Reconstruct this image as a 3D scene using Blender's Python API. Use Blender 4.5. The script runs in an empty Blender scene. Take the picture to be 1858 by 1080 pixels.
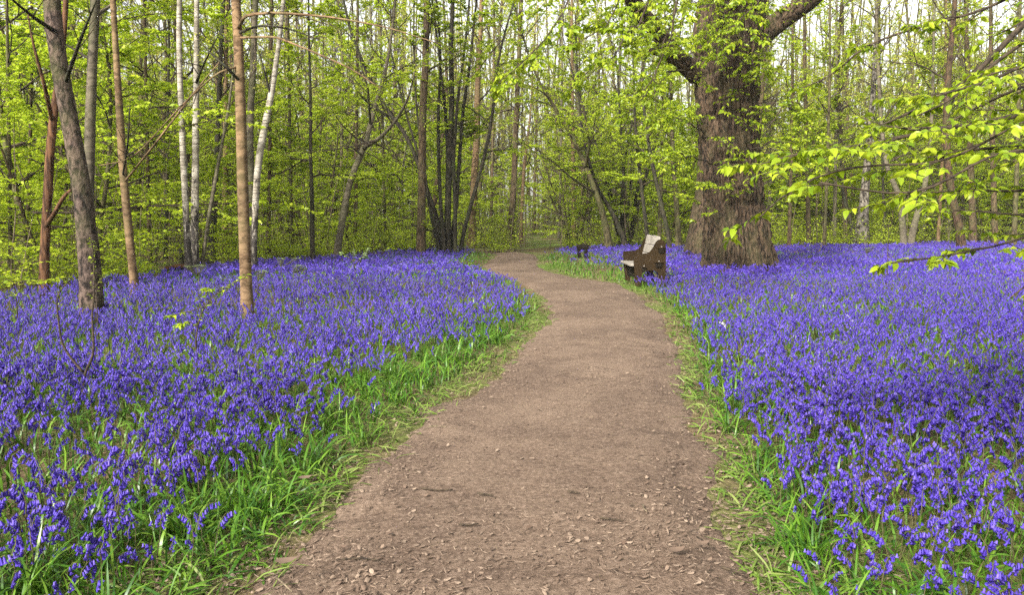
import bpy, math, random
import numpy as np
from mathutils import Vector, Matrix

# ------------------------------------------------------------------ camera, sky, sun, exposure
SC = bpy.context.scene
F_PX, W_PX, H_PX, HOR, CAM_H = 1445.0, 1858.0, 1080.0, 392.0, 1.4
PITCH = math.atan((H_PX / 2 - HOR) / F_PX)
cam_d = bpy.data.cameras.new('camera')
cam_d.sensor_width = 36.0
cam_d.lens = 36.0 * F_PX / W_PX
cam_d.clip_start, cam_d.clip_end = 0.05, 2000.0
cam = bpy.data.objects.new('camera', cam_d)
cam.location = (0, 0, CAM_H)
cam.rotation_euler = (math.radians(90) - PITCH, 0, 0)
SC.collection.objects.link(cam)
SC.camera = cam

SUN_EL, SUN_AZ = math.radians(33), math.radians(-148)   # azimuth from +Y, clockwise positive
sun_vec = Vector((math.sin(SUN_AZ) * math.cos(SUN_EL), math.cos(SUN_AZ) * math.cos(SUN_EL), math.sin(SUN_EL)))
world = bpy.data.worlds.new('World')
SC.world = world
world.use_nodes = True
wn = world.node_tree
wn.nodes.clear()
w_out = wn.nodes.new('ShaderNodeOutputWorld')
w_bg = wn.nodes.new('ShaderNodeBackground')
w_sky = wn.nodes.new('ShaderNodeTexSky')
w_sky.sky_type = 'NISHITA'
w_sky.sun_disc = False
w_sky.sun_elevation = SUN_EL
w_sky.sun_rotation = SUN_AZ
w_sky.air_density, w_sky.dust_density, w_sky.ozone_density = 1.0, 4.0, 1.0
w_hs = wn.nodes.new('ShaderNodeHueSaturation')          # thin cloud: a nearly white sky
w_hs.inputs['Saturation'].default_value = 0.12
wn.links.new(w_sky.outputs[0], w_hs.inputs['Color'])
wn.links.new(w_hs.outputs[0], w_bg.inputs[0])
w_bg.inputs[1].default_value = 0.15
wn.links.new(w_bg.outputs[0], w_out.inputs[0])

sun_d = bpy.data.lights.new('sun', 'SUN')
sun_d.energy = 4.0
sun_d.angle = math.radians(6)
sun_d.color = (1.0, 0.95, 0.87)
sun = bpy.data.objects.new('sun', sun_d)
sun.rotation_euler = sun_vec.to_track_quat('Z', 'Y').to_euler()
SC.collection.objects.link(sun)

SC.view_settings.view_transform = 'Standard'
SC.view_settings.look = 'None'
SC.view_settings.exposure = 1.45
SC.view_settings.gamma = 1.0
SC.render.engine = 'CYCLES'
SC.cycles.max_bounces = 12
SC.cycles.diffuse_bounces = 8
SC.cycles.glossy_bounces = 2
SC.cycles.transmission_bounces = 10
SC.cycles.transparent_max_bounces = 4
SC.cycles.use_denoising = False
SC.cycles.caustics_reflective = False
SC.cycles.caustics_refractive = False

# ------------------------------------------------------------------ helpers
RNG = np.random.default_rng(7)
random.seed(7)
CP, SP = math.cos(PITCH), math.sin(PITCH)


def ray(px, py):
    u, v = (px - W_PX / 2) / F_PX, -(py - H_PX / 2) / F_PX
    return np.array([u, CP + v * SP, -SP + v * CP])


def at(px, py, z=0.0):
    """point on the level z seen at photo pixel px, py"""
    r = ray(px, py)
    t = (z - CAM_H) / r[2]
    return np.array([r[0] * t, r[1] * t, z])


def atd(px, py, d):
    """point at distance d (along +Y) seen at photo pixel px, py"""
    r = ray(px, py)
    t = d / r[1]
    return np.array([r[0] * t, d, CAM_H + r[2] * t])


def vnoise(p, seed=0):
    """value noise, p (...,3) -> 0..1"""
    p = np.asarray(p, dtype=np.float64)
    i = np.floor(p).astype(np.int64)
    f = p - i
    f = f * f * (3 - 2 * f)
    out = 0
    for dx in (0, 1):
        for dy in (0, 1):
            for dz in (0, 1):
                h = (i[..., 0] + dx) * 374761393 + (i[..., 1] + dy) * 668265263 + (i[..., 2] + dz) * 2147483647 + seed * 974711
                h = (h ^ (h >> 13)) * 1274126177
                h = (h ^ (h >> 16)) & 0xFFFF
                w = (f[..., 0] if dx else 1 - f[..., 0]) * (f[..., 1] if dy else 1 - f[..., 1]) * (f[..., 2] if dz else 1 - f[..., 2])
                out = out + w * (h / 65535.0)
    return out


def n2(x, y, s, seed=0):
    return vnoise(np.stack([np.asarray(x) * s, np.asarray(y) * s, np.zeros_like(np.asarray(x, dtype=float)) + 0.5], -1), seed)


def sm(a, b, x):
    t = np.clip((x - a) / (b - a), 0, 1)
    return t * t * (3 - 2 * t)


def norm(v):
    v = np.asarray(v, dtype=float)
    return v / np.maximum(np.linalg.norm(v, axis=-1, keepdims=True), 1e-9)


class MB:
    """collects quads and triangles and links them as ONE mesh object"""

    def __init__(self):
        self.v, self.q, self.t, self.qm, self.tm, self.n = [], [], [], [], [], 0

    def add(self, v, q=None, t=None, m=0):
        v = np.asarray(v, dtype=np.float32).reshape(-1, 3)
        if q is not None and len(q):
            q = np.asarray(q, dtype=np.int64).reshape(-1, 4)
            self.q.append(q + self.n)
            self.qm.append(np.full(len(q), m, dtype=np.int32))
        if t is not None and len(t):
            t = np.asarray(t, dtype=np.int64).reshape(-1, 3)
            self.t.append(t + self.n)
            self.tm.append(np.full(len(t), m, dtype=np.int32))
        self.v.append(v)
        self.n += len(v)

    def tubes(self, P, R, n=5, m=0, cap=False, wob=None):
        """P (M,K,3) polylines, R (M,K) radii"""
        P = np.asarray(P, dtype=float)
        R = np.asarray(R, dtype=float)
        if P.ndim == 2:
            P, R = P[None], R[None]
        M, K, _ = P.shape
        T = np.gradient(P, axis=1)
        T = norm(T)
        mean = norm(P[:, -1] - P[:, 0])
        ref = np.where(np.abs(mean[:, 2:3]) > 0.75, np.array([[1.0, 0.13, 0.0]]), np.array([[0.0, 0.1, 1.0]]))
        A = norm(np.cross(T, ref[:, None, :]))
        B = np.cross(T, A)
        th = np.arange(n) / n * 2 * np.pi
        rr = R[:, :, None] * np.ones(n)
        if wob is not None:
            rr = rr * wob
        V = P[:, :, None, :] + rr[..., None] * (A[:, :, None, :] * np.cos(th)[:, None] + B[:, :, None, :] * np.sin(th)[:, None])
        k, j = np.meshgrid(np.arange(K - 1), np.arange(n), indexing='ij')
        a = k * n + j
        b = k * n + (j + 1) % n
        q = np.stack([a, b, b + n, a + n], -1).reshape(-1, 4)
        Q = (q[None] + (np.arange(M) * K * n)[:, None, None]).reshape(-1, 4)
        tt = None
        V = V.reshape(-1, 3)
        if cap:
            base = len(V)
            V = np.concatenate([V, P[:, -1], P[:, 0]])
            jj = np.arange(n)
            tt = []
            for i in range(M):
                o = i * K * n + (K - 1) * n
                tt.append(np.stack([o + jj, o + (jj + 1) % n, np.full(n, base + i)], -1))
                o = i * K * n
                tt.append(np.stack([o + (jj + 1) % n, o + jj, np.full(n, base + M + i)], -1))
            tt = np.concatenate(tt)
        self.add(V, Q, tt, m)

    def leaves(self, pos, d, up, size, tv, tq, m=0, tt=None):
        """template tv (x along d, y side, z up) stamped N times"""
        pos, d, up = np.asarray(pos, float), norm(d), np.asarray(up, float)
        s = norm(np.cross(up, d))
        u = np.cross(d, s)
        size = np.asarray(size, float)
        sz = size[:, None, None]
        V = pos[:, None, :] + sz * (tv[None, :, 0:1] * d[:, None, :] + tv[None, :, 1:2] * s[:, None, :] + tv[None, :, 2:3] * u[:, None, :])
        N, k = len(pos), len(tv)
        off = (np.arange(N) * k)[:, None, None]
        Q = (np.asarray(tq)[None] + off).reshape(-1, 4) if tq is not None else None
        T = (np.asarray(tt)[None] + off).reshape(-1, 3) if tt is not None else None
        self.add(V.reshape(-1, 3), Q, T, m)

    def box(self, c, s, m=0, R=None, bev=0.0):
        c, s = np.asarray(c, float), np.asarray(s, float) / 2
        b = min(bev, s.min() * 0.9)
        vs = []
        if b <= 0:
            for z in (-1, 1):
                for x, y in ((-1, -1), (1, -1), (1, 1), (-1, 1)):
                    vs.append((x * s[0], y * s[1], z * s[2]))
            q = [(3, 2, 1, 0), (4, 5, 6, 7), (0, 1, 5, 4), (1, 2, 6, 5), (2, 3, 7, 6), (3, 0, 4, 7)]
        else:
            rings = [(-s[2], b), (-s[2] + b, 0), (s[2] - b, 0), (s[2], b)]
            for z, ins in rings:
                for x, y in ((-1, -1), (1, -1), (1, 1), (-1, 1)):
                    vs.append((x * (s[0] - ins), y * (s[1] - ins), z))
            q = [(3, 2, 1, 0), (12, 13, 14, 15)]
            for k in range(3):
                for j in range(4):
                    a, bb = k * 4 + j, k * 4 + (j + 1) % 4
                    q.append((a, bb, bb + 4, a + 4))
        v = np.array(vs)
        if R is not None:
            v = v @ np.asarray(R).T
        self.add(v + c, q, None, m)

    def prism(self, outline, z0, z1, frame, m=0):
        """outline (K,2) extruded; frame maps (u, v, w) to 3D as origin + u*A + v*B + w*C"""
        o, A, B, C = [np.asarray(a, float) for a in frame]
        K = len(outline)
        ol = np.asarray(outline, float)
        v = [o + p[0] * A + p[1] * B + w * C for w in (z0, z1) for p in ol]
        q = [(i, (i + 1) % K, (i + 1) % K + K, i + K) for i in range(K)]
        self.add(v, q, None, m)
        from mathutils.geometry import tessellate_polygon
        tr = tessellate_polygon([[Vector((p[0], p[1], 0)) for p in ol]])
        off = self.n - 2 * K
        tr = np.array(tr)
        self.t.append(tr + off)
        self.t.append(tr[:, ::-1] + off + K)
        self.tm += [np.full(len(tr), m, dtype=np.int32)] * 2

    def mesh(self, name, mats, smooth=True):
        me = bpy.data.meshes.new(name)
        if self.n:
            V = np.concatenate(self.v)
            me.vertices.add(len(V))
            me.vertices.foreach_set('co', V.ravel())
            Q = np.concatenate(self.q) if self.q else np.zeros((0, 4), np.int64)
            T = np.concatenate(self.t) if self.t else np.zeros((0, 3), np.int64)
            loops = np.concatenate([Q.ravel(), T.ravel()]).astype(np.int32)
            me.loops.add(len(loops))
            me.loops.foreach_set('vertex_index', loops)
            nq, nt = len(Q), len(T)
            st = np.concatenate([np.arange(nq) * 4, nq * 4 + np.arange(nt) * 3]).astype(np.int32)
            me.polygons.add(nq + nt)
            me.polygons.foreach_set('loop_start', st)
            mi = np.concatenate((self.qm if self.qm else []) + (self.tm if self.tm else []))
            me.polygons.foreach_set('material_index', mi.astype(np.int32))
            me.polygons.foreach_set('use_smooth', np.full(nq + nt, smooth))
            me.update(calc_edges=True)
        for mt in (mats if isinstance(mats, (list, tuple)) else [mats]):
            me.materials.append(mt)
        return me

    def build(self, name, mats, parent=None, smooth=True):
        o = bpy.data.objects.new(name, self.mesh(name, mats, smooth))
        SC.collection.objects.link(o)
        if parent is not None:
            o.parent = parent
        return o


def tag(o, label=None, cat=None, group=None, kind=None):
    if label: o['label'] = label
    if cat: o['category'] = cat
    if group: o['group'] = group
    if kind: o['kind'] = kind
    return o


def empty(name, loc, label, cat, group=None):
    o = bpy.data.objects.new(name, None)
    o.empty_display_size = 0.2
    o.location = [float(a) for a in loc]
    SC.collection.objects.link(o)
    return tag(o, label, cat, group)


def copy_tree(root, loc, rz, sc, label, group):
    r = root.copy()
    SC.collection.objects.link(r)
    r.location = [float(a) for a in loc]
    r.rotation_euler = (0, 0, rz)
    r.scale = (sc, sc, sc)
    r['label'], r['group'] = label, group
    for ch in list(root.children):
        c = ch.copy()
        SC.collection.objects.link(c)
        c.parent = r
    return r


# ------------------------------------------------------------------ materials
def new_mat(name):
    m = bpy.data.materials.new(name)
    m.use_nodes = True
    nt = m.node_tree
    nt.nodes.clear()
    out = nt.nodes.new('ShaderNodeOutputMaterial')
    return m, nt, out


def nd(nt, typ, **kw):
    n = nt.nodes.new(typ)
    for k, v in kw.items():
        if k.startswith('_'):
            setattr(n, k[1:], v)
        else:
            key = k.replace('__', ' ')
            n.inputs[key].default_value = v
    return n


def ramp(nt, src, stops, interp='LINEAR'):
    r = nt.nodes.new('ShaderNodeValToRGB')
    r.color_ramp.interpolation = interp
    el = r.color_ramp.elements
    while len(el) < len(stops):
        el.new(0.5)
    for e, (p, c) in zip(el, stops):
        e.position = p
        e.color = (*c, 1) if len(c) == 3 else c
    nt.links.new(src, r.inputs[0])
    return r.outputs[0]


def mix(nt, fac, a, b, mode='MIX'):
    m = nt.nodes.new('ShaderNodeMix')
    m.data_type = 'RGBA'
    m.blend_type = mode
    for i, v in ((0, fac), (6, a), (7, b)):
        if hasattr(v, 'is_linked') or hasattr(v, 'links'):
            nt.links.new(v, m.inputs[i])
        else:
            m.inputs[i].default_value = v if i == 0 else (*v, 1)
    return m.outputs[2]


def coords(nt, sx=1, sy=1, sz=1):
    tc = nt.nodes.new('ShaderNodeTexCoord')
    mp = nt.nodes.new('ShaderNodeMapping')
    mp.inputs['Scale'].default_value = (sx, sy, sz)
    nt.links.new(tc.outputs['Object'], mp.inputs['Vector'])
    return mp.outputs[0]


def noise(nt, vec, scale, detail=4, rough=0.55, dist=0.0):
    n = nd(nt, 'ShaderNodeTexNoise', Scale=scale, Detail=detail, Roughness=rough, Distortion=dist)
    nt.links.new(vec, n.inputs['Vector'])
    return n.outputs['Fac']


def finish(nt, out, col, rough=0.8, bump=None, bstr=0.5, bdist=0.02, spec=0.3):
    p = nt.nodes.new('ShaderNodeBsdfPrincipled')
    if hasattr(col, 'links'):
        nt.links.new(col, p.inputs['Base Color'])
    else:
        p.inputs['Base Color'].default_value = (*col, 1)
    if hasattr(rough, 'links'):
        nt.links.new(rough, p.inputs['Roughness'])
    else:
        p.inputs['Roughness'].default_value = rough
    p.inputs['Specular IOR Level'].default_value = spec
    if bump is not None:
        b = nt.nodes.new('ShaderNodeBump')
        b.inputs['Strength'].default_value = bstr
        b.inputs['Distance'].default_value = bdist
        nt.links.new(bump, b.inputs['Height'])
        nt.links.new(b.outputs[0], p.inputs['Normal'])
    nt.links.new(p.outputs[0], out.inputs['Surface'])
    return p


def bark(name, dark, light, moss=None, sxy=14.0, sz=3.0, bstr=0.6, bdist=0.02, bands=None, patch=None):
    m, nt, out = new_mat(name)
    v = coords(nt, sxy, sxy, sz)
    n1 = noise(nt, v, 1.0, 6, 0.65, 0.4)
    v2 = coords(nt, 1.6, 1.6, 0.9)
    nlow = noise(nt, v2, 1.0, 3)
    col = ramp(nt, n1, [(0.42, dark), (0.58, light)])
    col = mix(nt, 1.0, col, ramp(nt, nlow, [(0.3, (0.6, 0.6, 0.62)), (0.7, (1.1, 1.08, 1.05))]), 'MULTIPLY')
    if patch:
        pv = noise(nt, coords(nt, 6, 6, 11), 1.0, 3, 0.6)
        col = mix(nt, ramp(nt, pv, [(0.61, (0, 0, 0)), (0.66, (0.85, 0.85, 0.85))]), col, patch)
    h = n1
    if bands:
        vb = coords(nt, 1.5, 1.5, bands[0])
        nb = noise(nt, vb, 1.0, 3, 0.7)
        fb = ramp(nt, nb, [(0.60, (0, 0, 0)), (0.70, (0.8, 0.8, 0.8))])
        col = mix(nt, fb, col, bands[1])
    if moss:
        vm = coords(nt, 2.2, 2.2, 1.4)
        nm = noise(nt, vm, 1.3, 5, 0.6)
        col = mix(nt, ramp(nt, nm, [(0.45, (0, 0, 0)), (0.75, (0.75, 0.75, 0.75))]), col, moss)
    finish(nt, out, col, 0.88, h, bstr, bdist, 0.2)
    return m


def leaf_mat(name, cols, trans=0.45, gloss=0.45, spread=None, tcol=None):
    """leaf skin: colour differs from leaf to leaf, light passes through"""
    m, nt, out = new_mat(name)
    geo = nt.nodes.new('ShaderNodeNewGeometry')
    stops = [(i / (len(cols) - 1), c) for i, c in enumerate(cols)]
    col = ramp(nt, geo.outputs['Random Per Island'], stops)
    p = nt.nodes.new('ShaderNodeBsdfPrincipled')
    nt.links.new(col, p.inputs['Base Color'])
    p.inputs['Roughness'].default_value = gloss
    p.inputs['Specular IOR Level'].default_value = 0.3
    t = nt.nodes.new('ShaderNodeBsdfTranslucent')
    if tcol:
        tc = mix(nt, 1.0, col, tcol, 'MULTIPLY')
        nt.links.new(tc, t.inputs['Color'])
    else:
        nt.links.new(col, t.inputs['Color'])
    ms = nt.nodes.new('ShaderNodeMixShader')
    ms.inputs[0].default_value = trans
    nt.links.new(p.outputs[0], ms.inputs[1])
    nt.links.new(t.outputs[0], ms.inputs[2])
    nt.links.new(ms.outputs[0], out.inputs['Surface'])
    return m


M = {}
M['bark_scaly'] = bark('scaly_bark', (0.012, 0.008, 0.006), (0.115, 0.08, 0.062), (0.055, 0.055, 0.02), 17, 10, 1.0, 0.05)
M['bark_tan'] = bark('smooth_tan_bark', (0.07, 0.042, 0.02), (0.175, 0.112, 0.06), (0.10, 0.085, 0.035), 7, 16, 0.35, 0.01, (14, (0.07, 0.04, 0.018)), (0.035, 0.02, 0.01))
M['bark_grey'] = bark('smooth_grey_bark', (0.055, 0.046, 0.031), (0.12, 0.10, 0.07), (0.08, 0.085, 0.035), 7, 12, 0.35, 0.01, (14, (0.045, 0.037, 0.025)), (0.02, 0.016, 0.01))
M['bark_brown'] = bark('brown_bark', (0.022, 0.014, 0.008), (0.10, 0.067, 0.037), (0.06, 0.062, 0.02), 18, 6, 0.6, 0.015)
M['bark_dark'] = bark('dark_bark', (0.008, 0.007, 0.005), (0.042, 0.034, 0.022), (0.03, 0.036, 0.012), 16, 5, 0.6, 0.015)
M['bark_red'] = bark('red_brown_bark', (0.03, 0.013, 0.006), (0.115, 0.056, 0.026), None, 18, 3, 0.6, 0.015, None)
M['bark_olive'] = bark('olive_bark', (0.025, 0.02, 0.009), (0.085, 0.068, 0.032), (0.065, 0.075, 0.022), 14, 6, 0.5, 0.012)
M['bark_mottled'] = bark('mottled_birch_bark', (0.012, 0.009, 0.007), (0.17, 0.15, 0.12), None, 9, 5, 0.6, 0.02)
M['bark_redbrown'] = bark('dark_red_brown_bark', (0.014, 0.008, 0.005), (0.075, 0.042, 0.024), (0.04, 0.042, 0.014), 16, 5, 0.6, 0.015)
M['bark_oak'] = bark('oak_bark', (0.007, 0.0045, 0.003), (0.084, 0.055, 0.034), (0.045, 0.042, 0.016), 17, 6.5, 1.0, 0.045)


def birch_mat():
    m, nt, out = new_mat('birch_bark')
    tc = nt.nodes.new('ShaderNodeTexCoord')
    sep = nt.nodes.new('ShaderNodeSeparateXYZ')
    nt.links.new(tc.outputs['Object'], sep.inputs[0])
    white = ramp(nt, noise(nt, coords(nt, 5, 5, 5), 1, 4), [(0.38, (0.14, 0.12, 0.088)), (0.62, (0.30, 0.272, 0.222))])
    band = ramp(nt, noise(nt, coords(nt, 3.0, 3.0, 26), 1, 3, 0.7), [(0.53, (0, 0, 0)), (0.59, (1, 1, 1))])
    col = mix(nt, band, white, (0.08, 0.065, 0.05))
    # black fissures gather towards the foot
    mr = nd(nt, 'ShaderNodeMapRange')
    mr.inputs['From Min'].default_value, mr.inputs['From Max'].default_value = 0.2, 3.2
    mr.inputs['To Min'].default_value, mr.inputs['To Max'].default_value = 0.17, -0.12
    nt.links.new(sep.outputs['Z'], mr.inputs['Value'])
    add = nd(nt, 'ShaderNodeMath', _operation='ADD')
    fn = noise(nt, coords(nt, 13, 13, 4.5), 1, 5, 0.65, 0.5)
    nt.links.new(fn, add.inputs[0])
    nt.links.new(mr.outputs[0], add.inputs[1])
    fis = ramp(nt, add.outputs[0], [(0.53, (0, 0, 0)), (0.6, (1, 1, 1))])
    col = mix(nt, fis, col, (0.025, 0.02, 0.017))
    finish(nt, out, col, 0.75, fn, 0.5, 0.015, 0.25)
    return m


M['bark_birch'] = birch_mat()
M['twig'] = bark('twig_bark', (0.018, 0.013, 0.009), (0.06, 0.044, 0.027), None, 30, 30, 0.2, 0.003)
M['twig_pale'] = bark('pale_twig_bark', (0.075, 0.058, 0.036), (0.17, 0.135, 0.088), None, 30, 30, 0.2, 0.003)
M['leaf'] = leaf_mat('spring_leaf', [(0.23, 0.32, 0.012), (0.38, 0.49, 0.022), (0.49, 0.56, 0.04), (0.31, 0.43, 0.016)], 0.6, 0.5)
M['leaf_far'] = leaf_mat('budding_leaf', [(0.31, 0.35, 0.03), (0.47, 0.52, 0.05), (0.55, 0.50, 0.12), (0.39, 0.46, 0.04)], 0.6, 0.6)
M['leaf_near'] = leaf_mat('beech_leaf', [(0.10, 0.17, 0.008), (0.22, 0.30, 0.014), (0.33, 0.39, 0.022), (0.17, 0.25, 0.010)], 0.5, 0.35)
M['bell'] = leaf_mat('bluebell_petal', [(0.022, 0.011, 0.16), (0.046, 0.025, 0.28), (0.082, 0.05, 0.38), (0.058, 0.03, 0.31), (0.034, 0.018, 0.23), (0.14, 0.10, 0.44)], 0.3, 0.5)


def drifts(m):
    """paler and deeper drifts of flowers over a metre or two"""
    nt = m.node_tree
    rp = next(n for n in nt.nodes if n.type == 'VALTORGB')
    nz = noise(nt, coords(nt, 0.9, 0.9, 0.9), 1.0, 4, 0.6)
    tint = ramp(nt, nz, [(0.32, (0.74, 0.66, 0.78)), (0.5, (1.0, 0.95, 0.97)), (0.68, (1.25, 1.2, 1.05))])
    col = mix(nt, 1.0, rp.outputs[0], tint, 'MULTIPLY')
    for n in nt.nodes:
        if n.type == 'BSDF_PRINCIPLED':
            nt.links.new(col, n.inputs['Base Color'])
        if n.type == 'BSDF_TRANSLUCENT':
            nt.links.new(col, n.inputs['Color'])


drifts(M['bell'])
M['stem'] = leaf_mat('bluebell_stem', [(0.045, 0.065, 0.012), (0.075, 0.06, 0.03), (0.06, 0.085, 0.014)], 0.2, 0.5)
M['blade'] = leaf_mat('strap_leaf', [(0.025, 0.075, 0.008), (0.05, 0.13, 0.010), (0.085, 0.18, 0.014), (0.13, 0.22, 0.022)], 0.35, 0.35)
M['blade_pale'] = leaf_mat('trodden_leaf', [(0.06, 0.115, 0.012), (0.10, 0.165, 0.02), (0.17, 0.20, 0.055), (0.08, 0.14, 0.013)], 0.3, 0.5)
M['chip'] = leaf_mat('dead_leaf', [(0.035, 0.022, 0.014), (0.085, 0.055, 0.037), (0.13, 0.09, 0.062), (0.19, 0.14, 0.10), (0.065, 0.04, 0.026)], 0.0, 0.8)
M['umbel'] = leaf_mat('umbel_flower', [(0.16, 0.24, 0.07), (0.26, 0.32, 0.13)], 0.3, 0.6)


def soil_mat():
    m, nt, out = new_mat('woodland_soil')
    v = coords(nt)
    a = noise(nt, v, 0.35, 4)
    b = noise(nt, v, 22, 6, 0.7)
    litter = ramp(nt, b, [(0.3, (0.03, 0.02, 0.012)), (0.5, (0.11, 0.078, 0.042)), (0.7, (0.22, 0.165, 0.095))])
    green = ramp(nt, b, [(0.3, (0.025, 0.04, 0.008)), (0.55, (0.09, 0.14, 0.02)), (0.75, (0.18, 0.23, 0.045))])
    col = mix(nt, ramp(nt, a, [(0.42, (0, 0, 0)), (0.62, (1, 1, 1))]), litter, green)
    finish(nt, out, col, 0.95, b, 0.8, 0.03, 0.1)
    return m


def path_mat():
    m, nt, out = new_mat('trodden_earth')
    v = coords(nt)
    low = noise(nt, v, 0.8, 5, 0.62, 0.8)
    mid = noise(nt, v, 6.0, 6, 0.7)
    fine = noise(nt, v, 42.0, 6, 0.8)
    base = ramp(nt, low, [(0.40, (0.036, 0.024, 0.016)), (0.5, (0.082, 0.057, 0.038)), (0.60, (0.15, 0.108, 0.075))])
    col = mix(nt, 0.42, base, ramp(nt, mid, [(0.36, (0.053, 0.036, 0.025)), (0.5, (0.118, 0.082, 0.057)), (0.64, (0.18, 0.132, 0.093))]))
    col = mix(nt, 0.45, col, ramp(nt, fine, [(0.36, (0.022, 0.014, 0.010)), (0.5, (0.118, 0.078, 0.055)), (0.66, (0.28, 0.205, 0.155))]))
    add = nd(nt, 'ShaderNodeMath', _operation='MULTIPLY_ADD')
    nt.links.new(fine, add.inputs[0])
    add.inputs[1].default_value = 0.5
    nt.links.new(mid, add.inputs[2])
    finish(nt, out, col, 0.92, add.outputs[0], 0.75, 0.02, 0.15)
    return m


def wood_mat(name, dark, light):
    m, nt, out = new_mat(name)
    v = coords(nt, 40, 3, 40)
    n1 = noise(nt, v, 1, 5, 0.6, 0.8)
    n3 = noise(nt, coords(nt, 3, 3, 3), 1, 4)
    col = ramp(nt, n1, [(0.3, dark), (0.7, light)])
    col = mix(nt, ramp(nt, n3, [(0.45, (0, 0, 0)), (0.75, (0.5, 0.5, 0.5))]), col, tuple(c * 0.55 for c in dark))
    finish(nt, out, col, 0.9, n1, 0.4, 0.004, 0.08)
    return m


M['soil'] = soil_mat()
M['path'] = path_mat()
M['wood_brown'] = wood_mat('stained_wood', (0.008, 0.005, 0.0022), (0.03, 0.0185, 0.008))
M['wood_pale'] = wood_mat('weathered_wood', (0.13, 0.115, 0.095), (0.27, 0.245, 0.21))
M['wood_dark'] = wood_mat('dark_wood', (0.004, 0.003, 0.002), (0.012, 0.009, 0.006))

# ------------------------------------------------------------------ the path and the beds
PL = [(380, 1180), (470, 1075), (545, 1000), (600, 930), (690, 838), (790, 752), (880, 690), (955, 628), (1003, 577), (998, 548), (965, 520), (915, 500), (884, 488), (878, 480), (893, 470), (905, 463), (900, 460), (860, 457)]
PR = [(1395, 1180), (1352, 1075), (1318, 985), (1290, 900), (1270, 820), (1245, 740), (1222, 675), (1212, 610), (1198, 568), (1165, 540), (1128, 519), (1115, 511), (1060, 505), (1010, 497), (982, 486), (972, 477), (975, 466), (960, 457.5), (860, 453)]
PLw = np.array([[*at(*p)[:2]] for p in PL])
PRw = np.array([[*at(*p)[:2]] for p in PR])
PLw = np.concatenate([[[PLw[0, 0], -3.0]], PLw])
PRw = np.concatenate([[[PRw[0, 0], -3.0]], PRw])


def smooth_line(L, it=2):
    for _ in range(it):
        a = L[:-1] * 0.75 + L[1:] * 0.25
        b = L[:-1] * 0.25 + L[1:] * 0.75
        L = np.concatenate([L[:1], np.stack([a, b], 1).reshape(-1, 2), L[-1:]])
    return L


PLw, PRw = smooth_line(PLw), smooth_line(PRw)
PATH_POLY = np.concatenate([PLw, PRw[::-1]])


def in_poly(P, poly):
    x, y = P[:, 0], P[:, 1]
    c = np.zeros(len(P), bool)
    j = len(poly) - 1
    for i in range(len(poly)):
        xi, yi = poly[i]
        xj, yj = poly[j]
        if yi != yj:
            c ^= ((yi > y) != (yj > y)) & (x < (xj - xi) * (y - yi) / (yj - yi) + xi)
        j = i
    return c


def line_dist(P, L):
    best = np.full(len(P), 1e9)
    for a, b in zip(L[:-1], L[1:]):
        ab = b - a
        l2 = max((ab ** 2).sum(), 1e-12)
        t = np.clip(((P - a) @ ab) / l2, 0, 1)
        dd = np.linalg.norm(P - (a + t[:, None] * ab), axis=1)
        best = np.minimum(best, dd)
    return best


def path_sd(P):
    """distance from the path's edge: positive outside; also +1 on the right-hand side"""
    dl, dr = line_dist(P, PLw), line_dist(P, PRw)
    d = np.minimum(dl, dr)
    return np.where(in_poly(P, PATH_POLY), -d, d), dr < dl


BED = [(-600, 590), (-250, 535), (0, 514), (100, 502), (250, 487), (340, 473), (450, 464), (550, 457), (700, 448), (850, 442), (920, 446), (960, 451), (1000, 445), (1060, 439), (1150, 438), (1250, 438), (1400, 438), (1600, 437), (1750, 434), (1858, 434), (2200, 432), (2700, 430)]
BEDw = np.array([at(px, py, 0.3)[:2] for px, py in BED])
BED_R = BEDw[:, 0] / BEDw[:, 1]
BED_Y = BEDw[:, 1]


def bed_limit(P):
    r = P[:, 0] / np.maximum(P[:, 1], 0.2)
    return np.interp(r, BED_R, BED_Y) + (n2(P[:, 0], P[:, 1], 0.6, 3) - 0.5) * 1.6


def ground_z(x, y):
    return (n2(x, y, 0.45, 5) - 0.5) * 0.05


# ground sheet: fine near, coarse to the horizon
def build_ground():
    xs = np.concatenate([np.linspace(-900, -60, 12)[:-1], np.linspace(-60, -6, 55)[:-1], np.linspace(-6, 6, 81), np.linspace(6, 60, 55)[1:], np.linspace(60, 900, 12)[1:]])
    ys = np.concatenate([np.linspace(-300, -6, 8)[:-1], np.linspace(-6, 1, 8)[:-1], np.linspace(1, 22, 141), np.linspace(22, 100, 79)[1:], np.linspace(100, 900, 14)[1:]])
    X, Y = np.meshgrid(xs, ys, indexing='ij')
    sd, _ = path_sd(np.stack([X.ravel(), Y.ravel()], -1))
    Z = ground_z(X, Y) - 0.03 - 0.045 * sm(0.05, -0.45, sd).reshape(X.shape)
    nx, ny = X.shape
    i, j = np.meshgrid(np.arange(nx - 1), np.arange(ny - 1), indexing='ij')
    a = i * ny + j
    q = np.stack([a, a + ny, a + ny + 1, a + 1], -1).reshape(-1, 4)
    mb = MB()
    mb.add(np.stack([X, Y, Z], -1).reshape(-1, 3), q)
    tag(mb.build('ground', M['soil']), kind='structure')


build_ground()


def resample(L, n):
    s = np.concatenate([[0], np.cumsum(np.linalg.norm(np.diff(L, axis=0), axis=1))])
    t = np.linspace(0, s[-1], n)
    return np.stack([np.interp(t, s, L[:, k]) for k in range(L.shape[1])], -1)


def path_z(x, y):
    return 0.006 + (n2(x, y, 1.3, 8) - 0.5) * 0.03 + (n2(x, y, 5.0, 9) - 0.5) * 0.016


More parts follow.
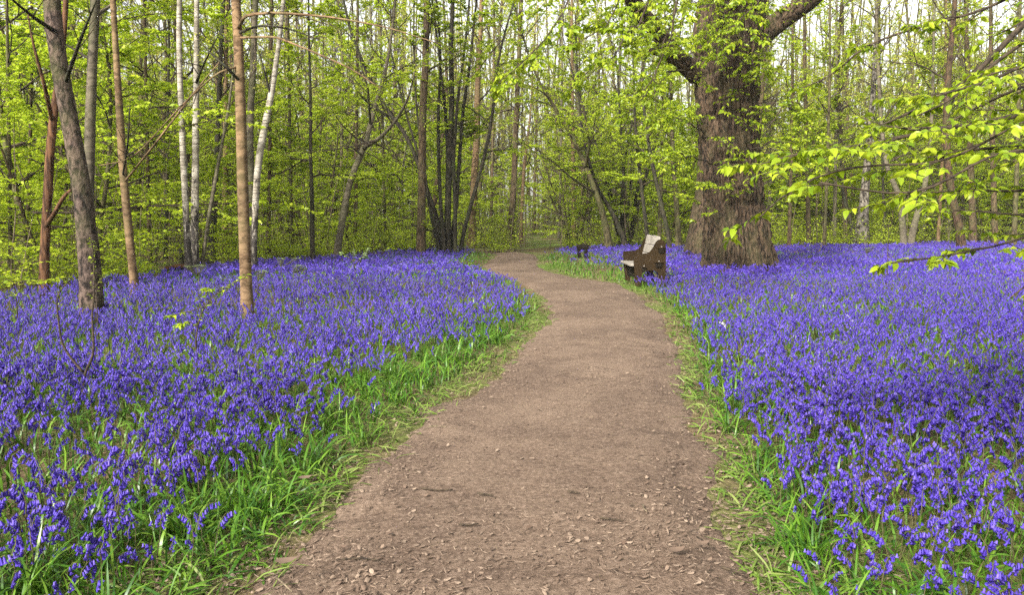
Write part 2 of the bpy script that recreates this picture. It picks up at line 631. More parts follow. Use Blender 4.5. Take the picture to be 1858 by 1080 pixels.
def build_path():
    n, k = 420, 60
    A, B = resample(PLw, n), resample(PRw, n)
    d = norm(A - B)
    A, B = A + d * 0.30, B - d * 0.30
    t = np.linspace(0, 1, k)
    P = A[:, None] * (1 - t)[None, :, None] + B[:, None] * t[None, :, None]
    x, y = P[..., 0], P[..., 1]
    sd, _ = path_sd(P.reshape(-1, 2))
    sd = sd.reshape(x.shape) + (n2(x, y, 1.7, 13) - 0.5) * 0.30 + (n2(x, y, 6.0, 14) - 0.5) * 0.16
    z = path_z(x, y)
    low = ground_z(x, y) - 0.03
    w = sm(-0.30, -0.04, sd)
    z = z * (1 - w) + (low + 0.012 - 0.05 * sm(-0.02, 0.12, sd)) * w
    V = np.concatenate([P, z[..., None]], -1)
    i, j = np.meshgrid(np.arange(n - 1), np.arange(k - 1), indexing='ij')
    a = i * k + j
    q = np.stack([a, a + 1, a + k + 1, a + k], -1).reshape(-1, 4)
    mb = MB()
    mb.add(V.reshape(-1, 3), q)
    tag(mb.build('path', M['path']), kind='structure')


build_path()

# ------------------------------------------------------------------ growing trees
L6 = np.array([(0, 0, 0), (0.3, 0.25, 0.10), (0.68, 0.2, 0.05), (1, 0, -0.2), (0.68, -0.2, 0.03), (0.3, -0.25, 0.08), (0.3, 0, 0.02), (0.68, 0, -0.05)])
L6Q = [(6, 1, 2, 7), (5, 6, 7, 4)]
L6T = [(0, 1, 6), (0, 6, 5), (7, 2, 3), (7, 3, 4)]
L1 = np.array([(0, 0, 0), (0.42, 0.29, 0.04), (1, 0, -0.06), (0.42, -0.29, 0.04)])
L1Q = [(0, 1, 2, 3)]


def grow(rng, base, d, length, r0, K=5, wander=0.15, trop=0.0, tip=0.3):
    base, d = np.asarray(base, float), norm(d)
    N = len(base)
    step = np.asarray(length)[:, None] / (K - 1)
    P = [base]
    D = d
    for _ in range(K - 1):
        P.append(P[-1] + D * step)
        D = norm(D + rng.normal(0, wander, (N, 3)) + np.array([0, 0, trop]))
    P = np.stack(P, 1)
    R = np.asarray(r0)[:, None] * (1 - (1 - tip) * np.linspace(0, 1, K))[None]
    return P, R


def along(P, R, idx, s):
    """position, direction and radius at fraction s of polyline idx"""
    K = P.shape[1]
    f = np.clip(s, 0, 0.999) * (K - 1)
    k = f.astype(int)
    w = (f - k)[:, None]
    a, b = P[idx, k], P[idx, k + 1]
    return a * (1 - w) + b * w, norm(b - a), R[idx, k] * (1 - w[:, 0]) + R[idx, k + 1] * w[:, 0]


def kids(rng, P, R, L, per, s0, s1, ang, flat, lf, K, wander, trop, rmin=0.003, rf=0.6, even=True):
    N = len(P)
    idx = np.repeat(np.arange(N), per)
    j = np.tile(np.arange(per), N)
    s = s0 + (s1 - s0) * ((j + rng.random(N * per)) / per)
    pos, d, r = along(P, R, idx, s)
    side = norm(np.cross(d, np.array([0, 0, 1.0])) + 1e-6) * np.where(j % 2 == 0, 1, -1)[:, None]
    rnd = norm(rng.normal(0, 1, (N * per, 3)))
    perp = norm(side * flat + rnd * (1 - flat))
    a = np.radians(ang) * rng.uniform(0.7, 1.25, N * per)
    cd = d * np.cos(a)[:, None] + perp * np.sin(a)[:, None]
    ln = L[idx] * lf * (1 - 0.55 * s) * rng.uniform(0.6, 1.25, N * per)
    rr = np.maximum(np.minimum(r * rf, ln * 0.012 + 0.002), rmin)
    P2, R2 = grow(rng, pos, cd, ln, rr, K, wander, trop)
    return P2, R2, ln


def put_leaves(rng, mb, P, per, size, near=False, m=1, s0=0.1, droop=0.25, tilt=0.5):
    N = len(P)
    if N == 0 or per <= 0:
        return
    R = np.zeros(P.shape[:2])
    idx = np.repeat(np.arange(N), per)
    j = np.tile(np.arange(per), N)
    s = s0 + (1 - s0) * (j + rng.random(N * per) * 0.6) / per
    pos, d, _ = along(P, R, idx, s)
    side = norm(np.cross(d, np.array([0, 0, 1.0])) + 1e-6) * np.where(j % 2 == 0, 1, -1)[:, None]
    ld = norm(d * 0.55 + side * 0.85 + rng.normal(0, 0.25, (N * per, 3)) - np.array([0, 0, droop]))
    up = norm(np.array([0, 0, 1.0]) + rng.normal(0, tilt, (N * per, 3)))
    up = norm(up - (up * ld).sum(1, keepdims=True) * ld)
    sz = size * rng.uniform(0.55, 1.2, N * per)
    if near:
        mb.leaves(pos, ld, up, sz, L6, L6Q, m, L6T)
    else:
        mb.leaves(pos, ld, up, sz, L1, L1Q, m)


def crown(rng, mb, P, R, L, sp):
    """secondary and tertiary twigs with leaves on the limbs P"""
    P2, R2, L2 = kids(rng, P, R, L, sp['n2'], 0.15, 1.0, sp.get('a2', 50), sp.get('flat', 0.8), sp.get('l2', 0.5), 4, sp.get('w2', 0.12), sp.get('trop', 0.0))
    mb.tubes(P2, R2, 4, 0)
    P3, R3, L3 = kids(rng, P2, R2, L2, sp['n3'], 0.15, 1.0, sp.get('a3', 45), sp.get('flat', 0.8), sp.get('l3', 0.55), 3, 0.12, 0.0, 0.0022)
    mb.tubes(P3, R3, 3, 0)
    near = sp.get('near', False)
    f = sp.get('bare', 0.0)
    zt = sp.get('ztop', 99)
    keep = (rng.random(len(P3)) >= f) & ((P3[:, 0, 2] < zt) | (rng.random(len(P3)) < 0.4))
    put_leaves(rng, mb, P3[keep], sp['lv'], sp['leaf'], near, 1, 0.1, sp.get('droop', 0.25), sp.get('tilt', 0.5))
    keep = (rng.random(len(P2)) >= f) & ((P2[:, 0, 2] < zt) | (rng.random(len(P2)) < 0.4))
    put_leaves(rng, mb, P2[keep], sp['lv'], sp['leaf'], near, 1, 0.35, sp.get('droop', 0.25), sp.get('tilt', 0.5))


def trunk_tube(mb, pts, rad, K=40, n=14, amp=0.06, seed=0, m=0, flare=0.0):
    pts, rad = np.asarray(pts, float), np.asarray(rad, float)
    s = np.concatenate([[0], np.cumsum(np.linalg.norm(np.diff(pts, axis=0), axis=1))])
    t = np.linspace(0, s[-1], K)
    P = np.stack([np.interp(t, s, pts[:, k]) for k in range(3)], -1)
    R = np.interp(t, s, rad)
    for _ in range(max(2, K // 14)):
        P[1:-1] = (P[:-2] + 2 * P[1:-1] + P[2:]) / 4
        R[1:-1] = (R[:-2] + 2 * R[1:-1] + R[2:]) / 4
    if flare:
        R = R * (1 + flare * np.exp(-t / (rad[0] * 3.0)))
    th = np.arange(n) / n * 2 * np.pi
    q = np.stack([np.cos(th)[None] * 1.5 + 0 * t[:, None], np.sin(th)[None] * 1.5 + 0 * t[:, None], t[:, None] * 0.9 + 0 * th[None]], -1)
    q2 = q * np.array([1.6, 1.6, 3.0])
    wob = 1 + amp * (2 * vnoise(q, seed) - 1) + amp * 0.6 * (2 * vnoise(q2, seed + 5) - 1)
    mb.tubes(P, R, n, m, True, wob[None])
    return P, R


def limbs_on(rng, P, R, n, t0, t1, elev0, elev1, lmax, lmin, K=7, wander=0.12, trop=0.03, rf=0.5):
    s = t0 + (t1 - t0) * (np.arange(n) + rng.random(n)) / n
    pos, d, r = along(P[None], R[None], np.zeros(n, int), s)
    az = np.arange(n) * 2.4 + rng.random(n) * 1.2
    u = (s - t0) / max(t1 - t0, 1e-6)
    el = np.radians(elev0 + (elev1 - elev0) * u + rng.normal(0, 9, n))
    dd = np.stack([np.cos(az) * np.cos(el), np.sin(az) * np.cos(el), np.sin(el)], -1)
    L = (lmax + (lmin - lmax) * u) * rng.uniform(0.6, 1.2, n)
    r0 = np.minimum(r * rf, 0.006 + L * 0.011)
    Pb, Rb = grow(rng, pos, dd, L, r0, K, wander, trop, 0.25)
    return Pb, Rb, L


SPEC = {
    'hornbeam': dict(n2=8, n3=5, lv=13, leaf=0.092, flat=0.8, a2=48, l2=0.5, l3=0.5, tilt=0.85, droop=0.35),
    'bare': dict(n2=9, n3=7, lv=4, leaf=0.07, flat=0.3, a2=42, l2=0.55, l3=0.55, trop=0.03, bare=0.45, tilt=1.0),
    'sparse': dict(n2=8, n3=6, lv=8, leaf=0.085, flat=0.4, a2=45, l2=0.5, l3=0.5, trop=0.02, bare=0.3, tilt=0.9),
}


def proto(kind, seed):
    """one tree at the origin: list of (part name, MB, materials)"""
    rng = np.random.default_rng(seed)
    parts = []
    cr = MB()
    if kind == 'hornbeam':
        H, r = rng.uniform(4.5, 8), rng.uniform(0.04, 0.085)
        P, R = grow(rng, [(0, 0, -0.15)], [(rng.normal(0, .15), rng.normal(0, .15), 1)], np.array([H]), np.array([r]), 9, 0.09, 0.04, 0.2)
        tb = MB()
        Pt, Rt = trunk_tube(tb, P[0], R[0], 26, 8, 0.06, seed, 0, 0.3)
        parts.append(('trunk', tb, M[['bark_olive', 'bark_grey', 'bark_brown'][seed % 3]]))
        Pb, Rb, L = limbs_on(rng, Pt, Rt, 22, 0.12, 0.97, 14, 50, 3.1, 0.8, 6, 0.12, 0.0)
        sp = SPEC['hornbeam']
    elif kind == 'slender':
        H, r = rng.uniform(14, 19), rng.uniform(0.07, 0.15)
        P, R = grow(rng, [(0, 0, -0.15)], [(rng.normal(0, .05), rng.normal(0, .05), 1)], np.array([H]), np.array([r]), 12, 0.06, 0.04, 0.25)
        tb = MB()
        Pt, Rt = trunk_tube(tb, P[0], R[0], 34, 10, 0.05, seed, 0, 0.4)
        parts.append(('trunk', tb, M[['bark_grey', 'bark_brown', 'bark_olive', 'bark_olive', 'bark_brown'][seed % 5]]))
        Pb, Rb, L = limbs_on(rng, Pt, Rt, 26, 0.18, 0.97, 35, 60, 3.6, 1.2, 7, 0.13, 0.04)
        sp = dict(SPEC['bare' if seed % 2 else 'sparse'], ztop=11 if seed < 415 else 99)
    else:
        n = 7
        az = np.arange(n) * 2.4 + rng.random(n)
        lean = rng.uniform(0.05, 0.42, n)
        d = np.stack([np.cos(az) * lean, np.sin(az) * lean, np.ones(n)], -1)
        b = np.stack([np.cos(az) * 0.22, np.sin(az) * 0.22, np.full(n, -0.15)], -1)
        Hs = rng.uniform(6, 11, n)
        P, R = grow(rng, b, d, Hs, rng.uniform(0.045, 0.09, n), 10, 0.05, 0.02, 0.2)
        bl = []
        for i in range(n):
            tb = MB()
            Pt, Rt = trunk_tube(tb, P[i], R[i], 24, 8, 0.06, seed + i, 0, 0.35)
            parts.append(('stem', tb, M['bark_dark' if seed % 2 else 'bark_olive']))
            bl.append(limbs_on(rng, Pt, Rt, 9, 0.2, 0.97, 20, 55, 2.2, 0.7, 6, 0.13, 0.02))
        Pb, Rb, L = [np.concatenate(a) for a in zip(*bl)]
        sp = dict(SPEC['hornbeam'], n2=5, n3=4, lv=5, bare=0.2)
    cr.tubes(Pb, Rb, 5, 0)
    crown(rng, cr, Pb, Rb, L, sp)
    parts.append(('crown', cr, [M['twig'], M['leaf'] if kind != 'slender' else M['leaf_far']]))
    return parts


def plant_proto(kind, seed, name, label, cat, group, loc):
    root = empty(name, loc, label, cat, group)
    for pn, mb, mt in proto(kind, seed):
        mb.build(pn, mt, root)
    return root


# ------------------------------------------------------------------ the trees one can tell apart
HERO_XY = []


def hero(name, label, px, barkm, d=None, H=14.0, top_w=0.4, limbs=(), nl=14, t0=0.5, spec='sparse', lmax=3.2, elev=(35, 60), base_z=0.28, n=16, K=48,
         amp=0.085, flare=0.45, group=None, seed=1, low=None, twigm='twig', leafm='leaf_far', cat='tree', limb_spec=None, stems=None, limb_rf=None):
    """px: (x, y, width) up the trunk in photo pixels, unprojected at the distance of its foot"""
    rng = np.random.default_rng(seed)
    b = at(px[0][0], px[0][1], base_z)
    if d is None:
        d = b[1]
    foot = atd(px[0][0], px[0][1], d)
    base = np.array([foot[0], d, 0.0])
    HERO_XY.append((base[0], base[1]))
    root = empty(name, base, label, cat, group)
    cr = MB()
    trunks = [px] + list(stems or [])
    allb = []
    for k, tp in enumerate(trunks):
        dk = d + (0.0 if k == 0 else rng.uniform(-0.35, 0.35))
        pts = [atd(x, y, dk) for x, y, w in tp]
        rad = [w * 0.88 * dk / F_PX / 2 for x, y, w in tp]
        if k == 0 or abs(tp[0][1] - px[0][1]) < 12:
            dn = pts[0].copy()
            dn[2] = -0.15
            pts.insert(0, dn)
            rad.insert(0, rad[0] * 1.04)
        last = norm(pts[-1] - pts[-2])
        z = pts[-1][2]
        Hk = H * (1 if k == 0 else rng.uniform(0.8, 1.0))
        m_ = 0
        while z < Hk and m_ < 12:
            last = norm(last * 0.75 + np.array([rng.normal(0, .05), rng.normal(0, .05), 0.32]))
            p = pts[-1] + last * 1.6
            pts.append(p)
            rad.append(max(rad[-1] * 0.86, 0.015))
            z = p[2]
            m_ += 1
        pts = [p - base for p in pts]
        tb = MB()
        Pt, Rt = trunk_tube(tb, pts, rad, K, n, amp, seed + k * 7, 0, flare)
        tb.build('trunk' if not stems else 'stem', M[barkm], root)
        if nl:
            allb.append(limbs_on(rng, Pt, Rt, nl, t0, 0.97, elev[0], elev[1], lmax, lmax * 0.35, 7, 0.13, 0.03))
        if low and k == 0:
            allb.append(limbs_on(rng, Pt, Rt, low[0], low[1], low[2], 5, 25, low[3], low[3] * 0.7, 7, 0.16, 0.02, 0.3))
    for lb in limbs:
        pts = np.array([atd(x, y, dd if dd else d) for x, y, dd in lb['p']]) - base
        r0 = lb['w'] * d / F_PX / 2
        bm = MB()
        kk = lb.get('K', 18)
        Pl, Rl = trunk_tube(bm, pts, np.linspace(r0, r0 * lb.get('tip', 0.25), len(pts)), kk, lb.get('n', 7), 0.06, seed + 31)
        bm.build('branch', M[lb.get('bark', barkm)], root)
        Lb = np.array([np.linalg.norm(pts[-1] - pts[0])])
        crown(rng, cr, Pl[None], Rl[None], Lb, lb.get('spec') or limb_spec or SPEC[spec])
    if allb:
        Pb, Rb, L = [np.concatenate(a) for a in zip(*allb)]
        cr.tubes(Pb, Rb, 5, 0)
        crown(rng, cr, Pb, Rb, L, dict(SPEC[spec], ztop=11))
    if cr.n:
        cr.build('crown', [M[twigm], M[leafm]], root)
    return root


BARE = dict(n2=5, n3=3, lv=1, leaf=0.05, flat=0.5, a2=38, l2=0.45, l3=0.45, bare=0.85)
hero('leaning_tree', 'thick rough-barked grey-brown tree leaning left, nearest trunk at the left of the flowers',
     [(165, 546, 41), (163, 480, 41), (155, 400, 37), (146, 320, 34), (128, 230, 33), (111, 140, 33), (98, 60, 32), (94, 0, 32), (90, -80, 31)], 'bark_scaly', n=28, K=90, amp=0.07, seed=3, H=13,
     limbs=[dict(p=[(118, 150, None), (150, 60, 9.6), (175, 0, 9.3)], w=8, spec=BARE, bark='bark_dark'), dict(p=[(105, 60, None), (60, 30, 10), (0, -20, 9)], w=9, spec=BARE, bark='bark_dark')])
hero('grey_tree', 'straight smooth grey trunk rising behind the leaning rough-barked tree',
     [(161, 505, 23), (161, 350, 20), (164, 200, 20), (170, 60, 19), (173, 0, 18), (176, -60, 18)], 'bark_grey', seed=5, H=15,
     limbs=[dict(p=[(171, 30, None), (200, 10, 15), (230, -25, 14)], w=8, spec=BARE), dict(p=[(168, 110, None), (120, 80, 14.5), (60, 60, 14)], w=5, spec=BARE, bark='bark_dark')])
hero('slender_tree', 'thin light-brown curving trunk with a dark knot, right of the leaning rough-barked tree',
     [(243, 506, 16), (235, 440, 16), (226, 340, 15), (222, 300, 17), (217, 200, 14), (210, 90, 12), (205, 0, 11), (202, -60, 10)], 'bark_tan', seed=7, H=12,
     limbs=[dict(p=[(223, 318, None), (232, 260, 12.6), (236, 190, 12.4)], w=4, spec=BARE, bark='bark_dark', tip=0.4), dict(p=[(226, 330, None), (290, 250, 12.5), (350, 170, 12.2), (400, 110, 12)], w=4, spec=BARE, tip=0.4)])
hero('red_tree', 'reddish-brown forked dead-looking trunk left of the leaning rough-barked tree',
     [(79, 508, 19), (82, 420, 18), (88, 330, 17), (92, 250, 17), (100, 190, 15), (112, 110, 12), (118, 30, 10), (122, -40, 9)], 'bark_red', seed=9, H=11,
     limbs=[dict(p=[(84, 410, None), (100, 385, 13), (116, 355, 12.8), (128, 345, 12.7)], w=9, spec=BARE, tip=0.5), dict(p=[(95, 220, None), (80, 150, 13.2), (60, 80, 13), (50, 20, 13)], w=8, spec=BARE)])
birchgrp = None
hero('birch_tree', 'straight white birch with a black foot, right-hand trunk of the two birches standing together',
     [(352, 476, 19), (352, 430, 17), (355, 340, 14), (355, 220, 13), (357, 100, 11), (357, 0, 10), (358, -60, 9)], 'bark_birch', seed=11, H=15, leafm='leaf_far',
     limbs=[dict(p=[(356, 150, None), (372, 110, 17.5), (398, 60, 17)], w=5, spec=BARE, bark='bark_dark')])
hero('birch_tree', 'greyer bent birch, left-hand trunk of the two birches standing together',
     [(342, 476, 15), (338, 400, 13), (332, 280, 12), (327, 150, 11), (324, 60, 10), (326, 0, 10), (328, -60, 9)], 'bark_birch', seed=12, H=14, d=18.6, leafm='leaf_far')
hero('young_tree', 'thin pale stem slanting right from the foot of the two birches',
     [(367, 474, 8), (378, 400, 8), (392, 320, 7), (405, 250, 6), (416, 190, 5), (424, 120, 4)], 'bark_grey', seed=13, H=8, d=19.5, nl=8, spec='bare', lmax=1.8)
hero('tan_tree', 'smooth tan trunk standing in the flowers, nearest of the upright trunks left of the path',
     [(448, 541, 24), (445, 480, 23), (440, 330, 22), (437, 200, 21), (433, 90, 19), (428, 0, 18), (425, -70, 17)], 'bark_tan', seed=15, H=13, n=20, K=60, amp=0.04,
     limbs=[dict(p=[(432, 50, None), (445, 26, 10.2), (500, 22, 10), (600, 30, 9.8), (700, 48, 9.6), (800, 80, 9.5)], w=6.5, spec=dict(BARE, l2=0.3), tip=0.2, K=26),
            dict(p=[(434, 68, None), (500, 66, 9.9), (560, 90, 9.7), (640, 125, 9.5), (690, 160, 9.4)], w=4.5, spec=dict(BARE, l2=0.3), tip=0.3, K=26),
            dict(p=[(432, 60, None), (470, 45, 10.4), (520, 50, 10.2), (580, 72, 10)], w=5, spec=dict(BARE, l2=0.3), tip=0.3, bark='bark_dark'),
            dict(p=[(438, 150, None), (410, 120, 10.6), (385, 100, 10.8), (360, 70, 11)], w=6, spec=BARE, bark='bark_dark'),
            dict(p=[(436, 120, None), (400, 125, 10.6), (330, 190, 10.9), (240, 290, 11.2), (180, 300, 11.4)], w=4, spec=BARE, tip=0.4)])
hero('grey_tree', 'grey sinuous trunk directly behind the smooth tan trunk',
     [(459, 468, 14), (456, 380, 13), (455, 300, 14), (453, 215, 14), (459, 140, 13), (461, 50, 12), (464, 0, 11), (466, -60, 10)], 'bark_grey', seed=17, H=15)
hero('birch_tree', 'white birch curving right with a black foot, beside the smooth tan trunk',
     [(461, 468, 11), (461, 420, 12), (464, 360, 13), (468, 290, 14), (480, 230, 14), (492, 180, 13), (500, 120, 10), (509, 60, 8), (515, 0, 8), (518, -60, 7)], 'bark_birch', seed=19, H=14, d=19.2, leafm='leaf_far',
     limbs=[dict(p=[(492, 175, None), (480, 130, 19), (470, 90, 18.9)], w=5, spec=BARE, bark='bark_dark')])
hero('dark_tree', 'black leaning trunk in shade behind the birches, left of the smooth tan trunk',
     [(383, 466, 16), (387, 400, 15), (390, 340, 12), (394, 260, 10), (398, 160, 9), (402, 60, 8)], 'bark_dark', seed=21, H=11, d=24, spec='hornbeam', leafm='leaf', nl=12, t0=0.3)
hero('young_tree', 'slim dark sapling trunk between the curved birch and the forked grey tree',
     [(567, 462, 10), (566, 400, 9), (566, 340, 8), (563, 290, 7), (564, 200, 6), (562, 120, 5), (560, 50, 4)], 'bark_dark', seed=23, H=10, nl=18, t0=0.22, spec='hornbeam', leafm='leaf', lmax=2.2, elev=(20, 55))
hero('forked_tree', 'grey trunk leaning right and forking at mid height, between the slim sapling and the coppice',
     [(611, 459, 14), (621, 400, 14), (634, 330, 13), (652, 285, 12), (664, 262, 11), (672, 225, 9), (690, 160, 8), (704, 110, 6), (712, 50, 5)], 'bark_grey', seed=25, H=10, nl=10, t0=0.55, spec='sparse', leafm='leaf',
     limbs=[dict(p=[(660, 268, None), (690, 250, 21.5), (715, 225, 21), (742, 180, 20.5), (752, 130, 20)], w=8, spec=SPEC['sparse']),
            dict(p=[(655, 280, None), (640, 268, 21), (620, 262, 20.5)], w=4, spec=BARE), dict(p=[(672, 225, None), (668, 160, 22), (650, 100, 21.5)], w=5, spec=SPEC['sparse'])])
hero('brown_tree', 'tall straight brown trunk just left of the dark coppice stems',
     [(763, 450, 18), (765, 380, 17), (766, 300, 16), (767, 200, 15), (773, 100, 13), (774, 0, 12), (775, -60, 11)], 'bark_brown', seed=27, H=18, nl=22, t0=0.3, spec='sparse', leafm='leaf', lmax=3.0)
hero('coppiced_tree', 'coppiced tree of many thin dark stems fanning out from one foot left of the path',
     [(812, 446, 15), (812, 380, 13), (817, 280, 12), (820, 180, 11), (818, 80, 9), (822, 0, 8)], 'bark_dark', seed=29, H=13, d=29, nl=7, t0=0.3, spec='hornbeam', leafm='leaf', lmax=2.4, K=36, n=10, amp=0.05, elev=(15, 50),
     stems=[[(806, 447, 10), (795, 400, 9), (775, 345, 9), (757, 290, 8), (735, 240, 8), (705, 205, 8)],
            [(800, 446, 8), (790, 400, 7), (776, 360, 6), (760, 280, 5), (740, 220, 4)],
            [(797, 446, 7), (785, 410, 6), (778, 370, 6), (770, 300, 5)],
            [(806, 446, 9), (800, 380, 8), (796, 300, 7), (795, 200, 6), (800, 120, 5)],
            [(810, 446, 9), (811, 360, 8), (812, 270, 7), (808, 200, 7), (798, 110, 5)],
            [(818, 446, 9), (828, 380, 8), (834, 280, 8), (840, 200, 7), (852, 120, 6), (860, 40, 5)],
            [(826, 446, 8), (826, 360, 8), (822, 300, 7), (830, 180, 6), (842, 100, 5)],
            [(836, 444, 9), (852, 380, 8), (872, 310, 7), (886, 255, 7), (896, 190, 6), (902, 120, 5), (915, 60, 4)]],
     limbs=[dict(p=[(800, 425, 28.8), (770, 415, 28.3), (740, 405, 28), (700, 398, 27.8)], w=4, spec=SPEC['hornbeam']), dict(p=[(705, 212, 29), (660, 180, 28.5), (640, 150, 28)], w=5, spec=SPEC['sparse'])])
hero('tan_tree', 'pale tan trunk standing directly right of the dark coppice stems',
     [(856, 442, 15), (858, 380, 14), (862, 300, 14), (866, 240, 13), (866, 160, 11), (872, 60, 9)], 'bark_tan', seed=31, H=16, d=36, nl=16, t0=0.35)
hero('brown_tree', 'straight brown trunk with a darker lower half at the left side of the path end',
     [(926, 444, 15), (928, 385, 15), (930, 380, 12), (934, 300, 12), (937, 200, 11), (942, 100, 9), (945, 0, 8)], 'bark_brown', seed=33, H=19, d=38, nl=20, t0=0.3, spec='sparse', leafm='leaf')
hero('slender_tree', 'thin tan trunk close beside the brown trunk at the path end',
     [(945, 446, 8), (947, 380, 7), (951, 300, 7), (958, 250, 5), (965, 180, 4)], 'bark_tan', seed=35, H=12, d=42, nl=12, t0=0.3)
hero('leaning_tree', 'dark hornbeam trunk leaning left over the path, its base between the path and the bench',
     [(1104, 438, 15), (1095, 390, 13), (1080, 345, 11), (1062, 300, 9), (1040, 250, 8), (1010, 200, 7), (985, 160, 5), (965, 120, 4)], 'bark_olive', seed=37, H=9, d=33, nl=16, t0=0.25, spec='hornbeam', leafm='leaf', lmax=2.8, elev=(10, 45),
     limbs=[dict(p=[(1062, 305, None), (1070, 260, 32), (1060, 200, 31.5), (1040, 150, 31)], w=6, spec=SPEC['hornbeam']), dict(p=[(1080, 350, None), (1040, 325, 32), (1000, 290, 31), (960, 260, 30)], w=5, spec=SPEC['hornbeam'])])
hero('leaning_tree', 'black curved trunk leaning left just left of the bench',
     [(1134, 438, 12), (1120, 405, 10), (1105, 375, 9), (1085, 345, 8), (1070, 300, 6), (1056, 240, 5), (1050, 170, 4)], 'bark_dark', seed=39, H=9, d=34, nl=14, t0=0.3, spec='hornbeam', leafm='leaf', lmax=2.4, elev=(10, 45))
for (x0, lean, w, sd, dd, lab) in [(1176, -24, 8, 41, 33, 'thin dark stem leaning left directly above the bench back'), (1196, 6, 9, 42, 36, 'upright dark stem right above the bench'), (1216, -46, 9, 43, 31, 'dark stem leaning left between the bench and the big oak'),
                                   (1232, -14, 12, 44, 33, 'dark stem touching the left edge of the big oak trunk')]:
    hero('young_tree', lab, [(x0, 441, w), (x0 + lean * 0.3, 380, w * 0.9), (x0 + lean * 0.7, 300, w * 0.8), (x0 + lean, 220, w * 0.6), (x0 + lean * 1.1, 120, w * 0.45)], 'bark_dark' if sd % 2 else 'bark_olive', seed=sd, H=10, d=dd,
         nl=16, t0=0.22, spec='hornbeam', leafm='leaf', lmax=2.5, elev=(12, 50), K=30, n=10)
# right-hand wood
hero('birch_tree', 'stout black-and-white birch trunk behind the flowers at the right',
     [(1563, 433, 26), (1566, 390, 20), (1570, 340, 16), (1576, 260, 13), (1585, 160, 10), (1590, 60, 8)], 'bark_mottled', seed=51, H=14, d=37)
hero('dark_tree', 'black stump-like leaning stem beside the stout birch at the right',
     [(1550, 433, 12), (1545, 405, 10), (1536, 380, 7), (1530, 350, 5), (1526, 300, 4)], 'bark_dark', seed=52, H=6, d=37.5, nl=8, spec='hornbeam', leafm='leaf', lmax=1.6)
hero('grey_tree', 'pale grey bent trunk at the right, between the birch and the red-brown trunk',
     [(1640, 434, 12), (1636, 390, 12), (1633, 355, 11), (1622, 335, 11), (1610, 310, 9), (1600, 240, 8), (1594, 140, 7), (1590, 40, 6)], 'bark_grey', seed=53, H=13, d=36, nl=14, t0=0.3)
hero('grey_tree', 'pale grey trunk slanting right from the foot of the bent grey trunk',
     [(1652, 433, 13), (1664, 390, 12), (1676, 350, 10), (1684, 300, 9), (1690, 220, 7), (1694, 120, 6)], 'bark_grey', seed=54, H=12, d=36.5, nl=14, t0=0.35)
hero('red_tree', 'dark red-brown trunk curving up at the right edge of the wood',
     [(1746, 434, 16), (1738, 400, 15), (1726, 350, 14), (1718, 290, 14), (1717, 200, 13), (1722, 120, 11), (1730, 40, 10), (1735, -40, 9)], 'bark_redbrown', seed=55, H=16, d=33, nl=16, t0=0.35, leafm='leaf')
hero('brown_tree', 'brown trunk right of the dark red-brown trunk',
     [(1766, 433, 14), (1764, 380, 13), (1762, 320, 12), (1758, 220, 10), (1755, 100, 9)], 'bark_brown', seed=56, H=15, d=38, nl=14, t0=0.3)
for (x0, lean, w, sd, dd, bk, lab) in [(1432, 6, 8, 61, 34, 'bark_brown', 'thin brown trunk nearest to the right side of the big oak'), (1468, -8, 10, 62, 37, 'bark_brown', 'brown trunk standing right of the oak, before the pale stems'),
                                       (1496, 10, 7, 63, 33, 'bark_olive', 'slim olive trunk midway between the oak and the stout birch'), (1514, 4, 8, 64, 40, 'bark_grey', 'thin grey trunk just left of the black stump-like stem'),
                                       (1606, -10, 6, 65, 39, 'bark_dark', 'thin black stem between the stout birch and the bent grey trunk'), (1702, 14, 7, 66, 40, 'bark_tan', 'thin tan stem left of the dark red-brown trunk'),
                                       (1806, -8, 12, 67, 36, 'bark_brown', 'brown trunk second from the right edge of the wood'), (1840, 10, 10, 68, 34, 'bark_olive', 'olive trunk at the far right edge of the wood')]:
    hero('slender_tree', lab, [(x0, 436, w), (x0 + lean * 0.3, 360, w * 0.92), (x0 + lean * 0.7, 240, w * 0.8), (x0 + lean, 120, w * 0.7), (x0 + lean, 20, w * 0.6)], bk, seed=sd, H=14, d=dd,
         nl=18, t0=0.2, spec='sparse' if sd % 2 else 'hornbeam', leafm='leaf', lmax=2.6, elev=(20, 55), K=32, n=10)
